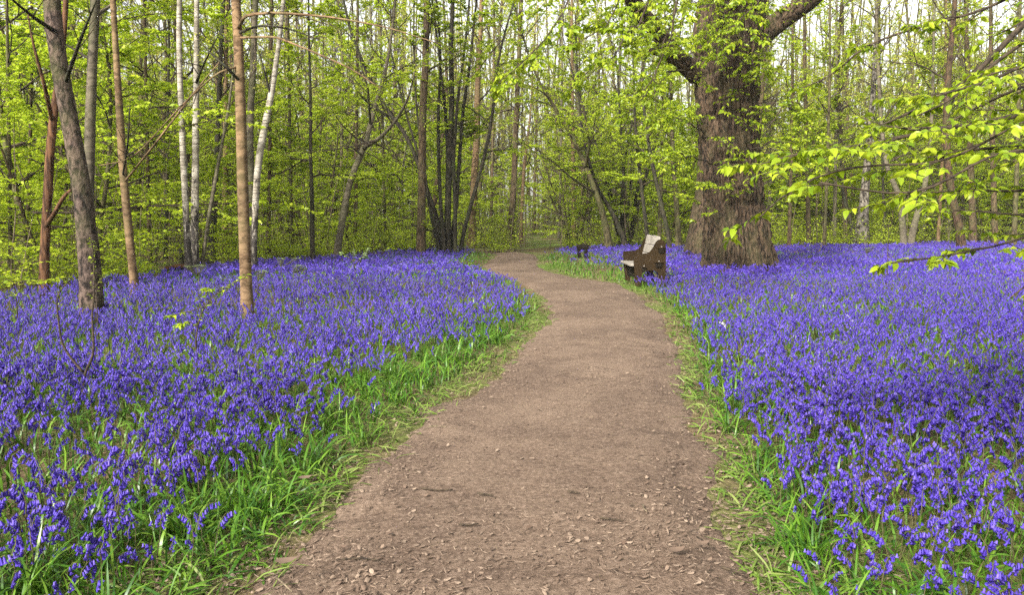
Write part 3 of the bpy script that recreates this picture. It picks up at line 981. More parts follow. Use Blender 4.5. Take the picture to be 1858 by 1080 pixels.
for (x0, y0, lean, w, sd, dd, bk, lab) in [(20, 506, -6, 9, 71, 17, 'bark_olive', 'thin olive trunk at the left edge behind the flowers'), (48, 500, 10, 8, 72, 22, 'bark_brown', 'thin brown stem left of the reddish forked trunk'),
                                           (118, 492, 4, 7, 73, 24, 'bark_olive', 'thin stem between the reddish trunk and the leaning rough trunk'), (272, 478, -8, 9, 74, 24, 'bark_brown', 'brown stem between the curving thin trunk and the birches'),
                                           (300, 474, 6, 7, 75, 27, 'bark_dark', 'thin dark stem just left of the two birches'), (408, 462, 2, 12, 76, 30, 'bark_tan', 'tan trunk in the gap between the birches and the smooth tan trunk'),
                                           (486, 460, 6, 9, 77, 29, 'bark_brown', 'brown trunk just right of the curved birch'), (530, 456, -6, 8, 78, 31, 'bark_olive', 'thin olive trunk left of the slim dark sapling'),
                                           (644, 452, 4, 9, 79, 33, 'bark_brown', 'brown trunk behind the forked grey tree'), (700, 448, -8, 7, 80, 36, 'bark_olive', 'thin olive trunk between the forked tree and the straight brown trunk'),
                                           (1042, 438, -4, 9, 81, 44, 'bark_tan', 'tan trunk beyond the small dark seat'), (1014, 440, 6, 6, 82, 46, 'bark_grey', 'thin grey trunk beyond the path end'), (890, 441, 6, 7, 83, 46, 'bark_brown', 'thin brown trunk left of the path end')]:
    hero('slender_tree', lab, [(x0, y0, w), (x0 + lean * 0.3, 380, w * 0.92), (x0 + lean * 0.7, 240, w * 0.8), (x0 + lean, 120, w * 0.7), (x0 + lean * 1.2, 20, w * 0.6)], bk, seed=sd, H=14, d=dd,
         nl=18, t0=0.18, spec='hornbeam' if sd % 2 else 'sparse', leafm='leaf', lmax=2.6, elev=(20, 55), K=32, n=10)


# ------------------------------------------------------------------ the big oak
def build_oak():
    rng = np.random.default_rng(101)
    D = 20.3
    px = [(1339, 476, 132), (1338, 460, 127), (1337, 440, 120), (1336, 420, 117), (1334, 390, 108), (1331, 360, 103), (1326, 300, 102), (1322, 240, 104), (1320, 190, 106), (1320, 130, 110), (1323, 70, 116), (1327, 10, 116), (1332, -60, 106), (1338, -140, 96), (1340, -240, 80)]
    base = np.array([atd(1339, 476, D)[0], D, 0.0])
    HERO_XY.append((base[0], D))
    root = empty('oak_tree', base, 'huge old oak with a broad deeply furrowed trunk beside the bench', 'tree')
    pts = np.array([atd(x, y, D) for x, y, w in px]) - base
    rad = np.array([w * D / F_PX / 2 for x, y, w in px])
    pts = np.concatenate([[[pts[0, 0], 0, -0.2]], pts])
    rad = np.concatenate([[rad[0] * 1.1], rad])
    K, n = 460, 480
    t = np.linspace(-0.2, pts[-1, 2], K)
    cx, R = np.interp(t, pts[:, 2], pts[:, 0]), np.interp(t, pts[:, 2], rad)
    for _ in range(70):
        cx[1:-1] = (cx[:-2] + 2 * cx[1:-1] + cx[2:]) / 4
        R[1:-1] = (R[:-2] + 2 * R[1:-1] + R[2:]) / 4
    th = np.arange(n) / n * 2 * np.pi
    C, S = np.cos(th)[None], np.sin(th)[None]
    Z = t[:, None] + 0 * C
    big = vnoise(np.stack([C * 1.3 + 0 * Z, S * 1.3 + 0 * Z, Z * 0.45], -1), 3) - 0.5
    warp = (vnoise(np.stack([C * 3 + 0 * Z, S * 3 + 0 * Z, Z * 1.1], -1), 4) - 0.5) * 0.55
    r1 = 1 - np.abs(2 * vnoise(np.stack([C * 8.5 + warp, S * 8.5 + warp, Z * 2.0], -1), 5) - 1)
    r2 = 1 - np.abs(2 * vnoise(np.stack([C * 17 + warp, S * 17 + warp, Z * 4.2], -1), 6) - 1)
    root_f = np.exp(-np.maximum(t, 0) / 0.42)[:, None]
    lob = np.maximum(0, np.cos(th * 5 + 0.8)) [None] * 0.12 + np.maximum(0, np.cos(th * 7 + 2.1))[None] * 0.08
    rr = R[:, None] * (1 + 0.10 * big) * (1 + root_f * lob) - 0.105 * r1 ** 2.2 - 0.04 * r2 ** 2 + 0.06
    V = np.stack([cx[:, None] + rr * C, rr * S * 0.95, Z], -1)
    k, j = np.meshgrid(np.arange(K - 1), np.arange(n), indexing='ij')
    a, b = k * n + j, k * n + (j + 1) % n
    tb = MB()
    tb.add(V.reshape(-1, 3), np.stack([a, b, b + n, a + n], -1).reshape(-1, 4))
    tb.build('trunk', M['bark_oak'], root)
    cr = MB()
    oakleaf = dict(n2=10, n3=5, lv=6, leaf=0.085, flat=0.5, a2=50, l2=0.35, l3=0.45, near=True, tilt=0.7, bare=0.1)
    limbs = [([(1290, 150, 19), (1256, 128, 18.9), (1225, 100, 18.5), (1196, 60, 18), (1160, 20, 17.4), (1130, -30, 16.5), (1105, -110, 15.5)], 37, 0.5),
             ([(1262, 140, 18.9), (1235, 118, 18.7), (1200, 95, 18.3), (1180, 92, 18)], 26, 0.35),
             ([(1345, 90, 19), (1392, 55, 18.9), (1430, 28, 18.8), (1470, 2, 18.6), (1530, -60, 18.2), (1600, -140, 17.5)], 44, 0.4),
             ([(1338, -60, 19), (1345, -200, 19), (1330, -330, 19.3), (1300, -460, 20)], 80, 0.3),
             ([(1330, -80, 19), (1280, -220, 18), (1220, -330, 16), (1160, -420, 13.5), (1120, -470, 11.5)], 50, 0.35),
             ([(1340, -120, 19), (1420, -260, 20), (1500, -380, 21)], 44, 0.3)]
    for p, w, tip in limbs:
        bm = MB()
        q = np.array([atd(a[0], a[1], a[2] + 1.3) for a in p]) - base
        r0 = w * D / F_PX / 2
        Pl, Rl = trunk_tube(bm, q, np.linspace(r0, r0 * tip, len(q)), 40, 20, 0.12, int(w))
        bm.build('branch', M['bark_oak'], root)
        crown(rng, cr, Pl[None], Rl[None], np.array([4.0]), dict(oakleaf, n2=9))
    # drooping branchlets that hang in front of the trunk and over the path side
    droop = [([(1120, -470, 11.5), (1160, -200, 10.5), (1190, -30, 10), (1165, 50, 9.6), (1120, 95, 9.3), (1075, 130, 9)], 7),
             ([(1160, -420, 13.5), (1200, -150, 12), (1235, 0, 11), (1210, 90, 10.6), (1175, 160, 10.3), (1140, 205, 10)], 7),
             ([(1120, -470, 11.5), (1080, -200, 10), (1040, -20, 9.3), (1010, 60, 9), (960, 110, 8.8), (905, 150, 8.6)], 5),
             ([(1220, -330, 16), (1240, -80, 14), (1215, 40, 13), (1200, 130, 12.6), (1190, 200, 12.4)], 6),
             ([(1120, -470, 11.5), (1130, -150, 9.4), (1140, -10, 8.8), (1110, 50, 8.6), (1060, 70, 8.4)], 5),
             ([(1280, -220, 18), (1380, -60, 16.4), (1376, 0, 16), (1330, 50, 15.8), (1290, 80, 15.6)], 7),
             ([(1280, -220, 18), (1300, -50, 16.6), (1290, 30, 16.4), (1280, 70, 16.2)], 5),
             ([(1338, -60, 17.8), (1325, 0, 17.4), (1305, 50, 17.2), (1290, 100, 17.1)], 5), 
             ([(1392, 55, 18), (1400, 60, 17.6), (1385, 90, 17.4), (1376, 130, 17.3)], 4), ([(1300, 300, 18.3), (1260, 285, 17.2), (1215, 278, 16.2), (1180, 290, 15.5)], 4),
             ([(1335, 285, 18.2), (1380, 262, 17), (1430, 252, 16.4), (1480, 246, 16)], 4), ([(1310, 315, 18.2), (1300, 322, 17.2), (1275, 335, 16.2), (1235, 318, 15.6)], 3),
             ([(1350, 330, 18.2), (1395, 318, 17.2), (1440, 300, 16.6), (1490, 296, 16.2)], 4), ([(1345, 205, 18.2), (1385, 186, 17.6), (1425, 192, 17.1), (1460, 210, 16.8)], 4),
             ([(1290, 250, 18.3), (1262, 230, 17.4), (1235, 215, 16.6), (1200, 220, 16)], 4), ([(1235, 118, 18.4), (1212, 85, 17.8), (1185, 70, 17.2), (1150, 75, 16.6)], 5), ([(1200, 70, 18), (1185, 30, 17.2), (1160, 10, 16.6), (1120, 20, 16)], 5),
             ([(1255, 130, 18.6), (1222, 130, 17.6), (1180, 150, 16.8), (1140, 180, 16)], 5),
             ([(1160, -420, 13.5), (1290, -120, 12), (1330, -20, 11.6), (1345, 40, 11.4), (1350, 75, 11.2)], 4)]
    lf = dict(n2=13, n3=5, lv=6, leaf=0.092, flat=0.7, a2=50, l2=0.26, l3=0.5, near=True, tilt=0.6, droop=0.45)
    for p, w in droop:
        q = np.array([atd(a[0], a[1], a[2] + 1.3) for a in p]) - base
        s = np.concatenate([[0], np.cumsum(np.linalg.norm(np.diff(q, axis=0), axis=1))])
        tt = np.linspace(0, s[-1], 16)
        Pq = np.stack([np.interp(tt, s, q[:, i]) for i in range(3)], -1)
        Pq[1:-1] = (Pq[:-2] + 2 * Pq[1:-1] + Pq[2:]) / 4
        Pq[1:-1] += rng.normal(0, 0.04, Pq[1:-1].shape)
        Rq = np.linspace(w * 10 / F_PX / 2 * 1.6, 0.006, 16)
        cr.tubes(Pq[None], Rq[None], 5, 0)
        h = 8
        crown(rng, cr, Pq[None, h:], Rq[None, h:], np.array([3.2]), lf)
    # small sprays that shoot from the trunk's bark
    N = 75
    u = rng.random(N)
    zz = 0.9 + 6.4 * rng.random(N) ** 0.75
    ang = -np.pi / 2 + rng.normal(0, 1.0, N)
    r = np.interp(zz, t, R) * 0.98
    bp = np.stack([np.interp(zz, t, cx) + r * np.cos(ang), r * np.sin(ang) * 0.95, zz], -1)
    dd = np.stack([np.cos(ang) + rng.normal(0, .5, N), np.sin(ang), rng.normal(0.15, .3, N)], -1)
    Ls = rng.uniform(0.4, 1.3, N)
    Ps, Rs = grow(rng, bp, dd, Ls, np.full(N, 0.007), 5, 0.2, -0.03)
    cr.tubes(Ps, Rs, 4, 0)
    P3, R3, L3 = kids(rng, Ps, Rs, Ls, 4, 0.3, 1.0, 45, 0.6, 0.6, 3, 0.15, 0)
    cr.tubes(P3, R3, 3, 0)
    put_leaves(rng, cr, P3, 5, 0.12, True, 1, 0.1, 0.4, 0.7)
    put_leaves(rng, cr, Ps, 5, 0.095, True, 1, 0.4, 0.4, 0.6)
    cr.build('crown', [M['twig'], M['leaf_near']], root)


build_oak()
hero('oak_tree', 'second furrowed oak trunk standing half hidden behind the left side of the huge oak',
     [(1288, 446, 84), (1289, 420, 78), (1291, 380, 70), (1294, 330, 64), (1298, 270, 58), (1304, 160, 52), (1310, 60, 46), (1312, -60, 38)], 'bark_oak', d=27, H=14, seed=103, n=40, K=100, amp=0.10, flare=0.25, nl=14, t0=0.5, leafm='leaf', lmax=3.5)


# ------------------------------------------------------------------ the near beech whose branches reach in from the right
def build_beech():
    rng = np.random.default_rng(201)
    base = np.array([4.6, 3.9, 0.0])
    root = empty('beech_tree', base, 'beech reaching in from the right edge with big fresh leaves on thin dark branches', 'tree')
    tb = MB()
    Pt, Rt = trunk_tube(tb, [(0, 0, -0.1), (0.03, 0, 1.5), (-0.05, 0.05, 3), (0.0, 0.1, 5), (0.1, 0, 8), (0.05, 0.1, 12)], [0.2, 0.18, 0.165, 0.15, 0.11, 0.03], 40, 16, 0.05, 5, 0, 0.4)
    tb.build('trunk', M['bark_grey'], root)
    cr = MB()
    NB = dict(n2=24, n3=5, lv=6, leaf=0.052, flat=0.9, a2=45, l2=0.26, l3=0.5, near=True, tilt=0.45, droop=0.4)
    LT = dict(NB, n2=14, n3=4, lv=5, bare=0.25)
    A = lambda z: (-0.02, 0.03, z)
    br = [(1.95, [(1930, 185, 3.75), (1858, 207, 3.6), (1780, 228, 3.55), (1700, 241, 3.5), (1620, 249, 3.45), (1540, 262, 3.42), (1470, 276, 3.4), (1400, 292, 3.38)], 9, dict(NB, n2=25)),
          (2.6, [(1960, -40, 4.1), (1858, 42, 4.1), (1800, 100, 4.1), (1745, 145, 4.1), (1690, 185, 4.1), (1640, 215, 4.15), (1580, 240, 4.2)], 13, dict(LT, l2=0.2)),
          (2.55, [(1960, -10, 3.95), (1858, 66, 3.95), (1790, 130, 3.95), (1730, 170, 3.95), (1670, 210, 3.95)], 8, dict(NB, n2=7, bare=0.3)),
          (1.7, [(1930, 250, 3.7), (1858, 262, 3.6), (1790, 263, 3.5), (1740, 275, 3.45), (1690, 298, 3.4), (1645, 318, 3.35)], 6, dict(NB, n2=9)),
          (2.3, [(1940, 90, 3.8), (1858, 122, 3.6), (1800, 140, 3.5), (1740, 172, 3.4), (1700, 180, 3.35)], 6, dict(NB, n2=9)),
          (3.2, [(2000, -160, 4.8), (1900, -50, 5.2), (1800, 18, 5.4), (1700, 42, 5.6), (1620, 60, 5.7), (1560, 84, 5.8), (1540, 110, 5.8), (1500, 140, 5.8), (1440, 165, 5.8)], 8, dict(LT, leaf=0.06, l2=0.16)),
          (1.25, [(1940, 415, 3.7), (1858, 436, 3.6), (1800, 446, 3.5), (1740, 455, 3.45), (1690, 466, 3.4), (1625, 474, 3.35)], 4, dict(NB, n2=9, n3=3, l2=0.2)),
          (1.5, [(1930, 330, 3.6), (1858, 345, 3.5), (1800, 342, 3.45), (1740, 350, 3.4), (1690, 352, 3.35)], 5, dict(NB, n2=8)),
          (1.2, [(1930, 480, 3.4), (1880, 500, 3.3), (1850, 520, 3.2), (1830, 540, 3.15)], 3, dict(NB, n2=4, n3=2, l2=0.25)),
          (1.6, [(1940, 270, 3.2), (1858, 285, 3.0), (1780, 300, 2.95), (1720, 330, 2.9), (1660, 352, 2.9), (1560, 345, 2.9), (1480, 335, 2.9)], 4, dict(LT, n2=9, l2=0.2)),
          (2.0, [(1930, 205, 3.4), (1858, 225, 3.3), (1770, 280, 3.25), (1690, 290, 3.2), (1600, 292, 3.2), (1520, 305, 3.2), (1440, 330, 3.2), (1375, 395, 3.2)], 4, dict(NB, n2=9, n3=3, l2=0.2)),
          (2.1, [(1940, 130, 4.2), (1858, 160, 4.4), (1790, 190, 4.6), (1740, 215, 4.7), (1660, 255, 4.9)], 7, dict(LT, n2=8)),
          (1.4, [(1930, 380, 4.6), (1858, 390, 4.9), (1800, 385, 5.0), (1740, 380, 5.1), (1690, 388, 5.2)], 6, dict(LT, n2=9))]
    for z, p, w, sp in br:
        q = [np.array([np.interp(z, Pt[:, 2], Pt[:, 0]), np.interp(z, Pt[:, 2], Pt[:, 1]), z])] + [atd(*a) - base for a in p]
        q = np.array(q)
        r = w * 3.7 / F_PX / 2
        rad = np.concatenate([[r * 1.5], np.linspace(r * 1.15, 0.0032, len(q) - 1)])
        s = np.concatenate([[0], np.cumsum(np.linalg.norm(np.diff(q, axis=0), axis=1))])
        bm = MB()
        Pl, Rl = trunk_tube(bm, q + np.concatenate([[[0, 0, 0]], rng.normal(0, 0.012, (len(q) - 1, 3))]), rad, 44, 7, 0.08, int(w * 7))
        bm.build('branch', M['twig'], root)
        h = 14
        crown(rng, cr, Pl[None, h:], Rl[None, h:], np.array([np.linalg.norm(Pl[-1] - Pl[h])]), sp)
    Pb, Rb, L = limbs_on(rng, Pt, Rt, 16, 0.35, 0.97, 20, 55, 2.2, 1.0)
    Pb = Pb[(Pb[:, -1, 0] > 0)]
    Rb, L = Rb[:len(Pb)], L[:len(Pb)]
    cr.tubes(Pb, Rb, 5, 0)
    crown(rng, cr, Pb, Rb, L, dict(NB, n2=5))
    cr.build('crown', [M['twig'], M['leaf_near']], root)


build_beech()


# ------------------------------------------------------------------ the wood behind
def build_background():
    rng = np.random.default_rng(301)
    kinds = []
    defs = [('hornbeam', 'hornbeam_tree', 'young hornbeam in the wood with level sprays of fresh yellow-green leaves', 'tree', 'young hornbeams in the wood behind the flowers', [401, 402, 403, 404, 405, 406, 407], 175),
            ('slender', 'slender_tree', 'tall thin straight tree in the wood with bare twigs and few leaves', 'tree', 'tall thin trees in the wood behind the flowers', [411, 412, 413, 414, 415, 416, 417], 84),
            ('coppice', 'coppiced_tree', 'small coppiced tree in the wood, several thin stems from one foot', 'tree', 'coppiced trees in the wood behind the flowers', [421, 422, 423], 30)]
    placed = [np.array(p) for p in HERO_XY]
    for kind, name, label, cat, group, seeds, count in defs:
        protos = []
        made = 0
        tries = 0
        while made < count and tries < 20000:
            tries += 1
            y = rng.uniform(13, 78)
            x = rng.uniform(-0.78, 0.78) * y + rng.uniform(-2, 2)
            p = np.array([[x, y]])
            lim = bed_limit(p)[0]
            edge_row = kind == 'hornbeam' and made >= len(seeds) and made % 8 == 0      # saplings along the wood's front
            if edge_row and lim < 60:
                r_ = x / y
                y = float(np.interp(r_, BED_R, BED_Y)) + rng.uniform(1.2, 9)
                x = r_ * y
                lim = bed_limit(np.array([[x, y]]))[0]
            marg = {'hornbeam': 1.6, 'slender': 1.0, 'coppice': 3.0}[kind]
            if y < lim + marg or abs(x) > 0.72 * y + 3:
                continue
            if kind == 'slender' and y < 23:
                continue
            if abs(x / y - 0.035) < 0.028 and y < 64:      # the opening where the path leaves
                continue
            if min(np.hypot(q[0] - x, q[1] - y) for q in placed) < 1.0 + y * 0.010:
                continue
            placed.append(np.array([x, y]))
            if made < len(seeds):
                r = plant_proto(kind, seeds[made], name, label, cat, group, (x, y, 0))
                protos.append(r)
            else:
                src = protos[rng.integers(len(protos))]
                if kind == 'slender':
                    src = protos[rng.integers(4)] if y < 45 else protos[4 + rng.integers(3)]
                copy_tree(src, (x, y, 0), rng.uniform(0, 6.28), rng.uniform(0.85, 1.2) * (1.2 if kind == 'slender' and y > 45 else (rng.uniform(0.55, 0.8) if edge_row else (rng.uniform(1.3, 1.75) if kind == 'hornbeam' and made % 3 == 1 else 1))), label, group)
            made += 1


build_background()


def build_far_wood():
    """the far-off wood as one mass: trunks, twigs and leaf sprays 75 to 150 m away"""
    rng = np.random.default_rng(501)
    mb = MB()
    N = 1150
    y = rng.uniform(74, 150, N)
    x = rng.uniform(-0.85, 0.85, N) * y
    P, R = grow(rng, np.stack([x, y, np.zeros(N) - 0.2], -1), rng.normal(0, 0.05, (N, 3)) + np.array([0, 0, 1]), rng.uniform(17, 33, N), rng.uniform(0.09, 0.22, N), 7, 0.04, 0.02, 0.25)
    mb.tubes(P, R, 5, 0)
    P1, R1, L1_ = kids(rng, P, R, rng.uniform(10, 17, N), 12, 0.08, 1.0, 55, 0.1, 0.32, 4, 0.14, 0.04, 0.012)
    mb.tubes(P1, R1, 3, 0)
    P2, R2, L2 = kids(rng, P1, R1, L1_, 6, 0.15, 1.0, 45, 0.2, 0.5, 3, 0.14, 0.02, 0.008)
    mb.tubes(P2, R2, 3, 0)
    keep = rng.random(len(P2)) < np.where(P2[:, 0, 2] < 8, 0.95, 0.85)
    put_leaves(rng, mb, P2[keep], 13, 0.19, False, 1, 0.1, 0.2, 0.7)
    tag(mb.build('far_woodland', [M['bark_olive'], M['leaf_far']]), kind='stuff')


build_far_wood()


def build_undergrowth():
    rng = np.random.default_rng(601)
    N = 90000
    y = 12 + 62 * rng.random(N) ** 0.8
    x = rng.uniform(-0.78, 0.78, N) * y
    P = np.stack([x, y], -1)
    lim = bed_limit(P)
    dens = n2(x, y, 0.35, 21)
    keep = (y > lim + 0.15) & (rng.random(N) < (0.12 + 0.75 * sm(0.35, 0.65, dens)) * (0.12 + 0.88 * np.exp(-np.maximum(y - lim, 0) / 5.0))) & ((np.abs(x / y - 0.035) > 0.03) | (y > 62))
    x, y = x[keep][:5200], y[keep][:5200]
    n = len(x)
    mb = MB()
    base = np.stack([x, y, ground_z(x, y) - 0.05], -1)
    h = 0.3 + 1.3 * rng.random(n) ** 1.8
    Ps, Rs = grow(rng, base, rng.normal(0, 0.25, (n, 3)) + np.array([0, 0, 1]), h, np.full(n, 0.006), 4, 0.15, 0)
    mb.tubes(Ps, Rs, 3, 0)
    Pk, Rk, Lk = kids(rng, Ps, Rs, h, 4, 0.25, 1.0, 60, 0.8, 0.8, 3, 0.15, 0)
    mb.tubes(Pk, Rk, 3, 0)
    put_leaves(rng, mb, Pk, 6, 0.095, False, 1, 0.1, 0.2, 0.5)
    # bare upright wands
    n = 1500
    y = rng.uniform(14, 80, n)
    x = rng.uniform(-0.78, 0.78, n) * y
    keep = y > bed_limit(np.stack([x, y], -1)) + 0.5
    x, y = x[keep], y[keep]
    n = len(x)
    base = np.stack([x, y, np.zeros(n) - 0.1], -1)
    Ps, Rs = grow(rng, base, rng.normal(0, 0.14, (n, 3)) + np.array([0, 0, 1]), rng.uniform(1.5, 5.5, n), rng.uniform(0.008, 0.022, n), 6, 0.07, 0.01)
    mb.tubes(Ps, Rs, 4, 2)
    tag(mb.build('undergrowth', [M['twig'], M['leaf'], M['twig_pale']]), kind='stuff')


build_undergrowth()


# ------------------------------------------------------------------ bench and small seat
def build_bench():
    O = atd(1149, 500, 15.9)
    O[2] = 0.0
    f = norm(np.array([-1.0, -0.01, 0]))
    A, Cx, Z = -f, norm(np.array([-0.01, 1.0, 0])), np.array([0, 0, 1.0])
    root = empty('park_bench', O, 'chunky brown wooden bench with pale grey seat and back beside the path', 'bench')
    out = [(0.055, 0.0), (0.0, 0.62), (0.006, 0.65), (0.03, 0.668), (0.2, 0.672), (0.29, 0.685), (0.35, 0.715), (0.40, 0.775), (0.445, 0.86), (0.48, 0.92), (0.525, 0.962), (0.58, 0.975), (0.63, 0.96), (0.662, 0.92), (0.68, 0.85), (0.69, 0.7),
           (0.695, 0.0), (0.56, 0.0), (0.555, 0.2), (0.52, 0.29), (0.45, 0.33), (0.27, 0.33), (0.2, 0.28), (0.17, 0.18), (0.165, 0.0)]
    Lg = 1.45
    for w0 in (0.0, Lg):
        mb = MB()
        mb.prism(out, w0, w0 + 0.06, (np.zeros(3), A, Z, Cx))
        o = mb.build('side_panel', M['wood_brown'], root, smooth=False)
        bv = o.modifiers.new('edge', 'BEVEL')
        bv.width, bv.segments, bv.limit_method = 0.008, 2, 'ANGLE'
    RT = np.stack([A, Cx, Z], 1)
    mb = MB()
    mid = Lg / 2 + 0.03
    for k in range(3):
        mb.box(A * (0.02 + 0.17 * k) + Cx * mid + Z * (0.435 - 0.008 * k), (0.16, Lg - 0.062, 0.05), 0, RT, 0.008)
    mb.build('seat', M['wood_pale'], root, smooth=False)
    mb = MB()
    a = math.atan2(0.13, 0.56)
    up = A * math.sin(a) + Z * math.cos(a)
    fw = A * math.cos(a) - Z * math.sin(a)
    RB = np.stack([fw, Cx, up], 1)
    for k in range(3):
        mb.box(A * 0.43 + Z * 0.47 + up * (0.095 + 0.19 * k) + Cx * mid, (0.05, Lg - 0.062, 0.183), 0, RB, 0.01)
    # a worn uneven top edge
    for k in range(6):
        mb.box(A * 0.43 + Z * 0.47 + up * (0.562 + 0.006 * (k % 3)) + Cx * (0.18 + 0.235 * k), (0.042, 0.2, 0.03), 0, RB, 0.012)
    mb.build('backrest', M['wood_pale'], root, smooth=False)
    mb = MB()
    mb.box(A * 0.11 + Cx * mid + Z * 0.27, (0.035, Lg - 0.062, 0.26), 0, RT, 0.006)  # board below the seat, near-black to paint in the shade under it
    mb.build('shade_apron', M['wood_dark'], root, smooth=False)
    mb = MB()
    mb.box(A * 0.40 + Cx * mid + Z * 0.34, (0.06, Lg - 0.062, 0.06), 0, RT, 0.006)
    mb.build('rail', M['wood_dark'], root, smooth=False)
    for u, z, wd in ((0.585, 0.80, 0.17), (0.535, 0.50, 0.19), (0.22, 0.40, 0.10)):
        mb = MB()
        mb.box(A * u + Z * z - Cx * 0.03, (wd, 0.056, 0.022), 0, RT, 0.008)
        o = mb.build('tenon', M['wood_brown'], root, smooth=False)
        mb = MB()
        mb.box(A * u + Z * (z - 0.062) - Cx * 0.02, (wd * 0.66, 0.036, 0.098), 0, RT, 0.008)  # near-black block standing in for the shade beneath the tenon
        mb.build('tenon_shade', M['wood_dark'], o, smooth=False)
        mb = MB()
        mb.box(A * u + Z * (z + 0.024) - Cx * 0.035, (0.024, 0.024, 0.024), 0, RT, 0.005)
        mb.build('peg', M['wood_pale'], o, smooth=False)


build_bench()
bpy.data.objects['park_bench'].scale = (0.94, 0.94, 0.96)


def build_small_seat():
    O = atd(1057, 455, 27.0)
    O[2] = 0
    root = empty('small_seat', O, 'small low dark wooden seat far off among the flowers left of the bench', 'seat')
    mb = MB()
    mb.box((0, 0, 0.36), (0.40, 0.34, 0.17), 0, None, 0.02)
    mb.build('seat', M['wood_dark'], root, smooth=False)
    for sx in (-0.12, 0.12):
        mb = MB()
        mb.box((sx, 0, 0.13), (0.10, 0.28, 0.282), 0, None, 0.015)
        mb.build('leg', M['wood_dark'], root, smooth=False)


build_small_seat()


def build_log():
    a, b = at(300, 488, 0.16), at(338, 484, 0.2)
    root_o = (a + b) / 2
    mb = MB()
    trunk_tube(mb, [a - root_o, (a + b) / 2 + np.array([0, 0, 0.03]) - root_o, b - root_o], [0.055, 0.06, 0.07], 14, 9, 0.1, 9)
    o = mb.build('fallen_log', M['bark_red'])
    o.location = root_o
    tag(o, 'short pinkish-brown log lying in the flowers left of the two birches', 'log')
    c = at(331, 484, 0.05)
    mb = MB()
    trunk_tube(mb, [(0, 0, -0.1), (0, 0, 0.2), (-0.02, 0.0, 0.42), (-0.05, 0, 0.5)], [0.08, 0.06, 0.05, 0.03], 12, 8, 0.15, 10)
    o = mb.build('tree_stump', M['bark_dark'])
    o.location = c
    tag(o, 'small black broken stump standing between the log and the two birches', 'stump')


build_log()


# ------------------------------------------------------------------ saplings and umbels in the flowers
def sapling(label, lines, d, w, leaf, per, pale=False, seed=1, twigs=5, l2=0.25, name='sapling', s0=0.35):
    rng = np.random.default_rng(seed)
    base = atd(lines[0][0][0], lines[0][0][1], d)
    base[2] = 0
    root = empty(name, base, label, 'sapling')
    cr = MB()
    for i, ln in enumerate(lines):
        q = np.array([atd(x, y, d + (dz if isinstance(dz, float) else 0.0)) for x, y, dz in ln]) - base
        if i == 0:
            q = np.concatenate([[[q[0, 0], q[0, 1], -0.05]], q])
        mb = MB()
        r = w * d / F_PX / 2 * (1 if i == 0 else 0.8)
        Pl, Rl = trunk_tube(mb, q, np.linspace(r, r * 0.35, len(q)), 22, 6, 0.12, seed + i)
        mb.build('stem', M['twig'], root)
        Lq = np.array([np.linalg.norm(q[-1] - q[0])])
        P2, R2, L2 = kids(rng, Pl[None], Rl[None], Lq, twigs, s0, 1.0, 50, 0.85, l2, 4, 0.12, 0, 0.0015)
        cr.tubes(P2, R2, 3, 0)
        put_leaves(rng, cr, P2, per, leaf, True, 1, 0.15, 0.25, 0.4)
        put_leaves(rng, cr, Pl[None, 14:], 6, leaf, True, 1, 0.3, 0.25, 0.4)
    cr.build('foliage', [M['twig'], M['umbel' if pale else 'leaf_near']], root)


sapling('thin black sapling curving into two bare arms in the left flowers',
        [[(150, 690, 0), (151, 676, 0), (164, 662, 0), (171, 642, 0), (169, 605, 0), (166, 570, 0), (172, 530, 0.0), (171, 480, 0), (166, 440, 0)], [(151, 676, 0), (132, 655, 0), (112, 625, 0), (107, 590, 0), (102, 545, 0), (110, 525, 0), (130, 505, 0)]], 6.0, 6.2, 0.03, 2, seed=31, twigs=5, l2=0.16, s0=0.6)
sapling('small sapling with bright green leaf sprays before the smooth tan trunk',
        [[(355, 614, 0), (361, 582, 0), (371, 556, 0), (388, 538, 0), (412, 519, 0), (446, 503, 0)], [(358, 595, 0), (345, 584, 0), (325, 590, 0)], [(371, 556, 0), (345, 565, 0), (315, 572, 0), (300, 574, 0)], [(388, 538, 0), (383, 528, 0), (372, 524, 0)]], 7.3, 3.2, 0.055, 4, seed=33, twigs=7, l2=0.22)
sapling('pale-leaved bushy sapling in the flowers below the forked grey trunk',
        [[(644, 488, 0), (641, 470, 0), (642, 452, 0)], [(643, 482, 0), (655, 468, 0), (668, 452, 0)], [(642, 475, 0), (628, 464, 0), (618, 458, 0)]], 16.0, 2.4, 0.07, 4, pale=True, seed=35, twigs=6, l2=0.45)
sapling('low spray of green beech leaves over the flowers at the left edge',
        [[(30, 545, 0), (26, 525, 0), (28, 512, 0), (10, 506, 0), (-20, 508, 0)], [(28, 514, 0), (50, 508, 0), (78, 512, 0), (95, 506, 0)]], 9.5, 2.2, 0.07, 4, seed=37, twigs=8, l2=0.3)
sapling('slim bare upright wand in the right flowers before the stout birch',
        [[(1611, 470, 0), (1611, 450, 0), (1612, 420, 0), (1613, 395, 0)]], 17.0, 2.0, 0.05, 1, seed=39, twigs=3, l2=0.15)
sapling('small leafy sapling against the foot of the leaning rough-barked tree',
        [[(176, 560, 0), (174, 520, 0), (171, 470, 0), (166, 430, 0)], [(174, 520, 0), (190, 500, 0), (205, 490, 0)]], 8.6, 2.4, 0.05, 4, seed=41, twigs=6, l2=0.2)


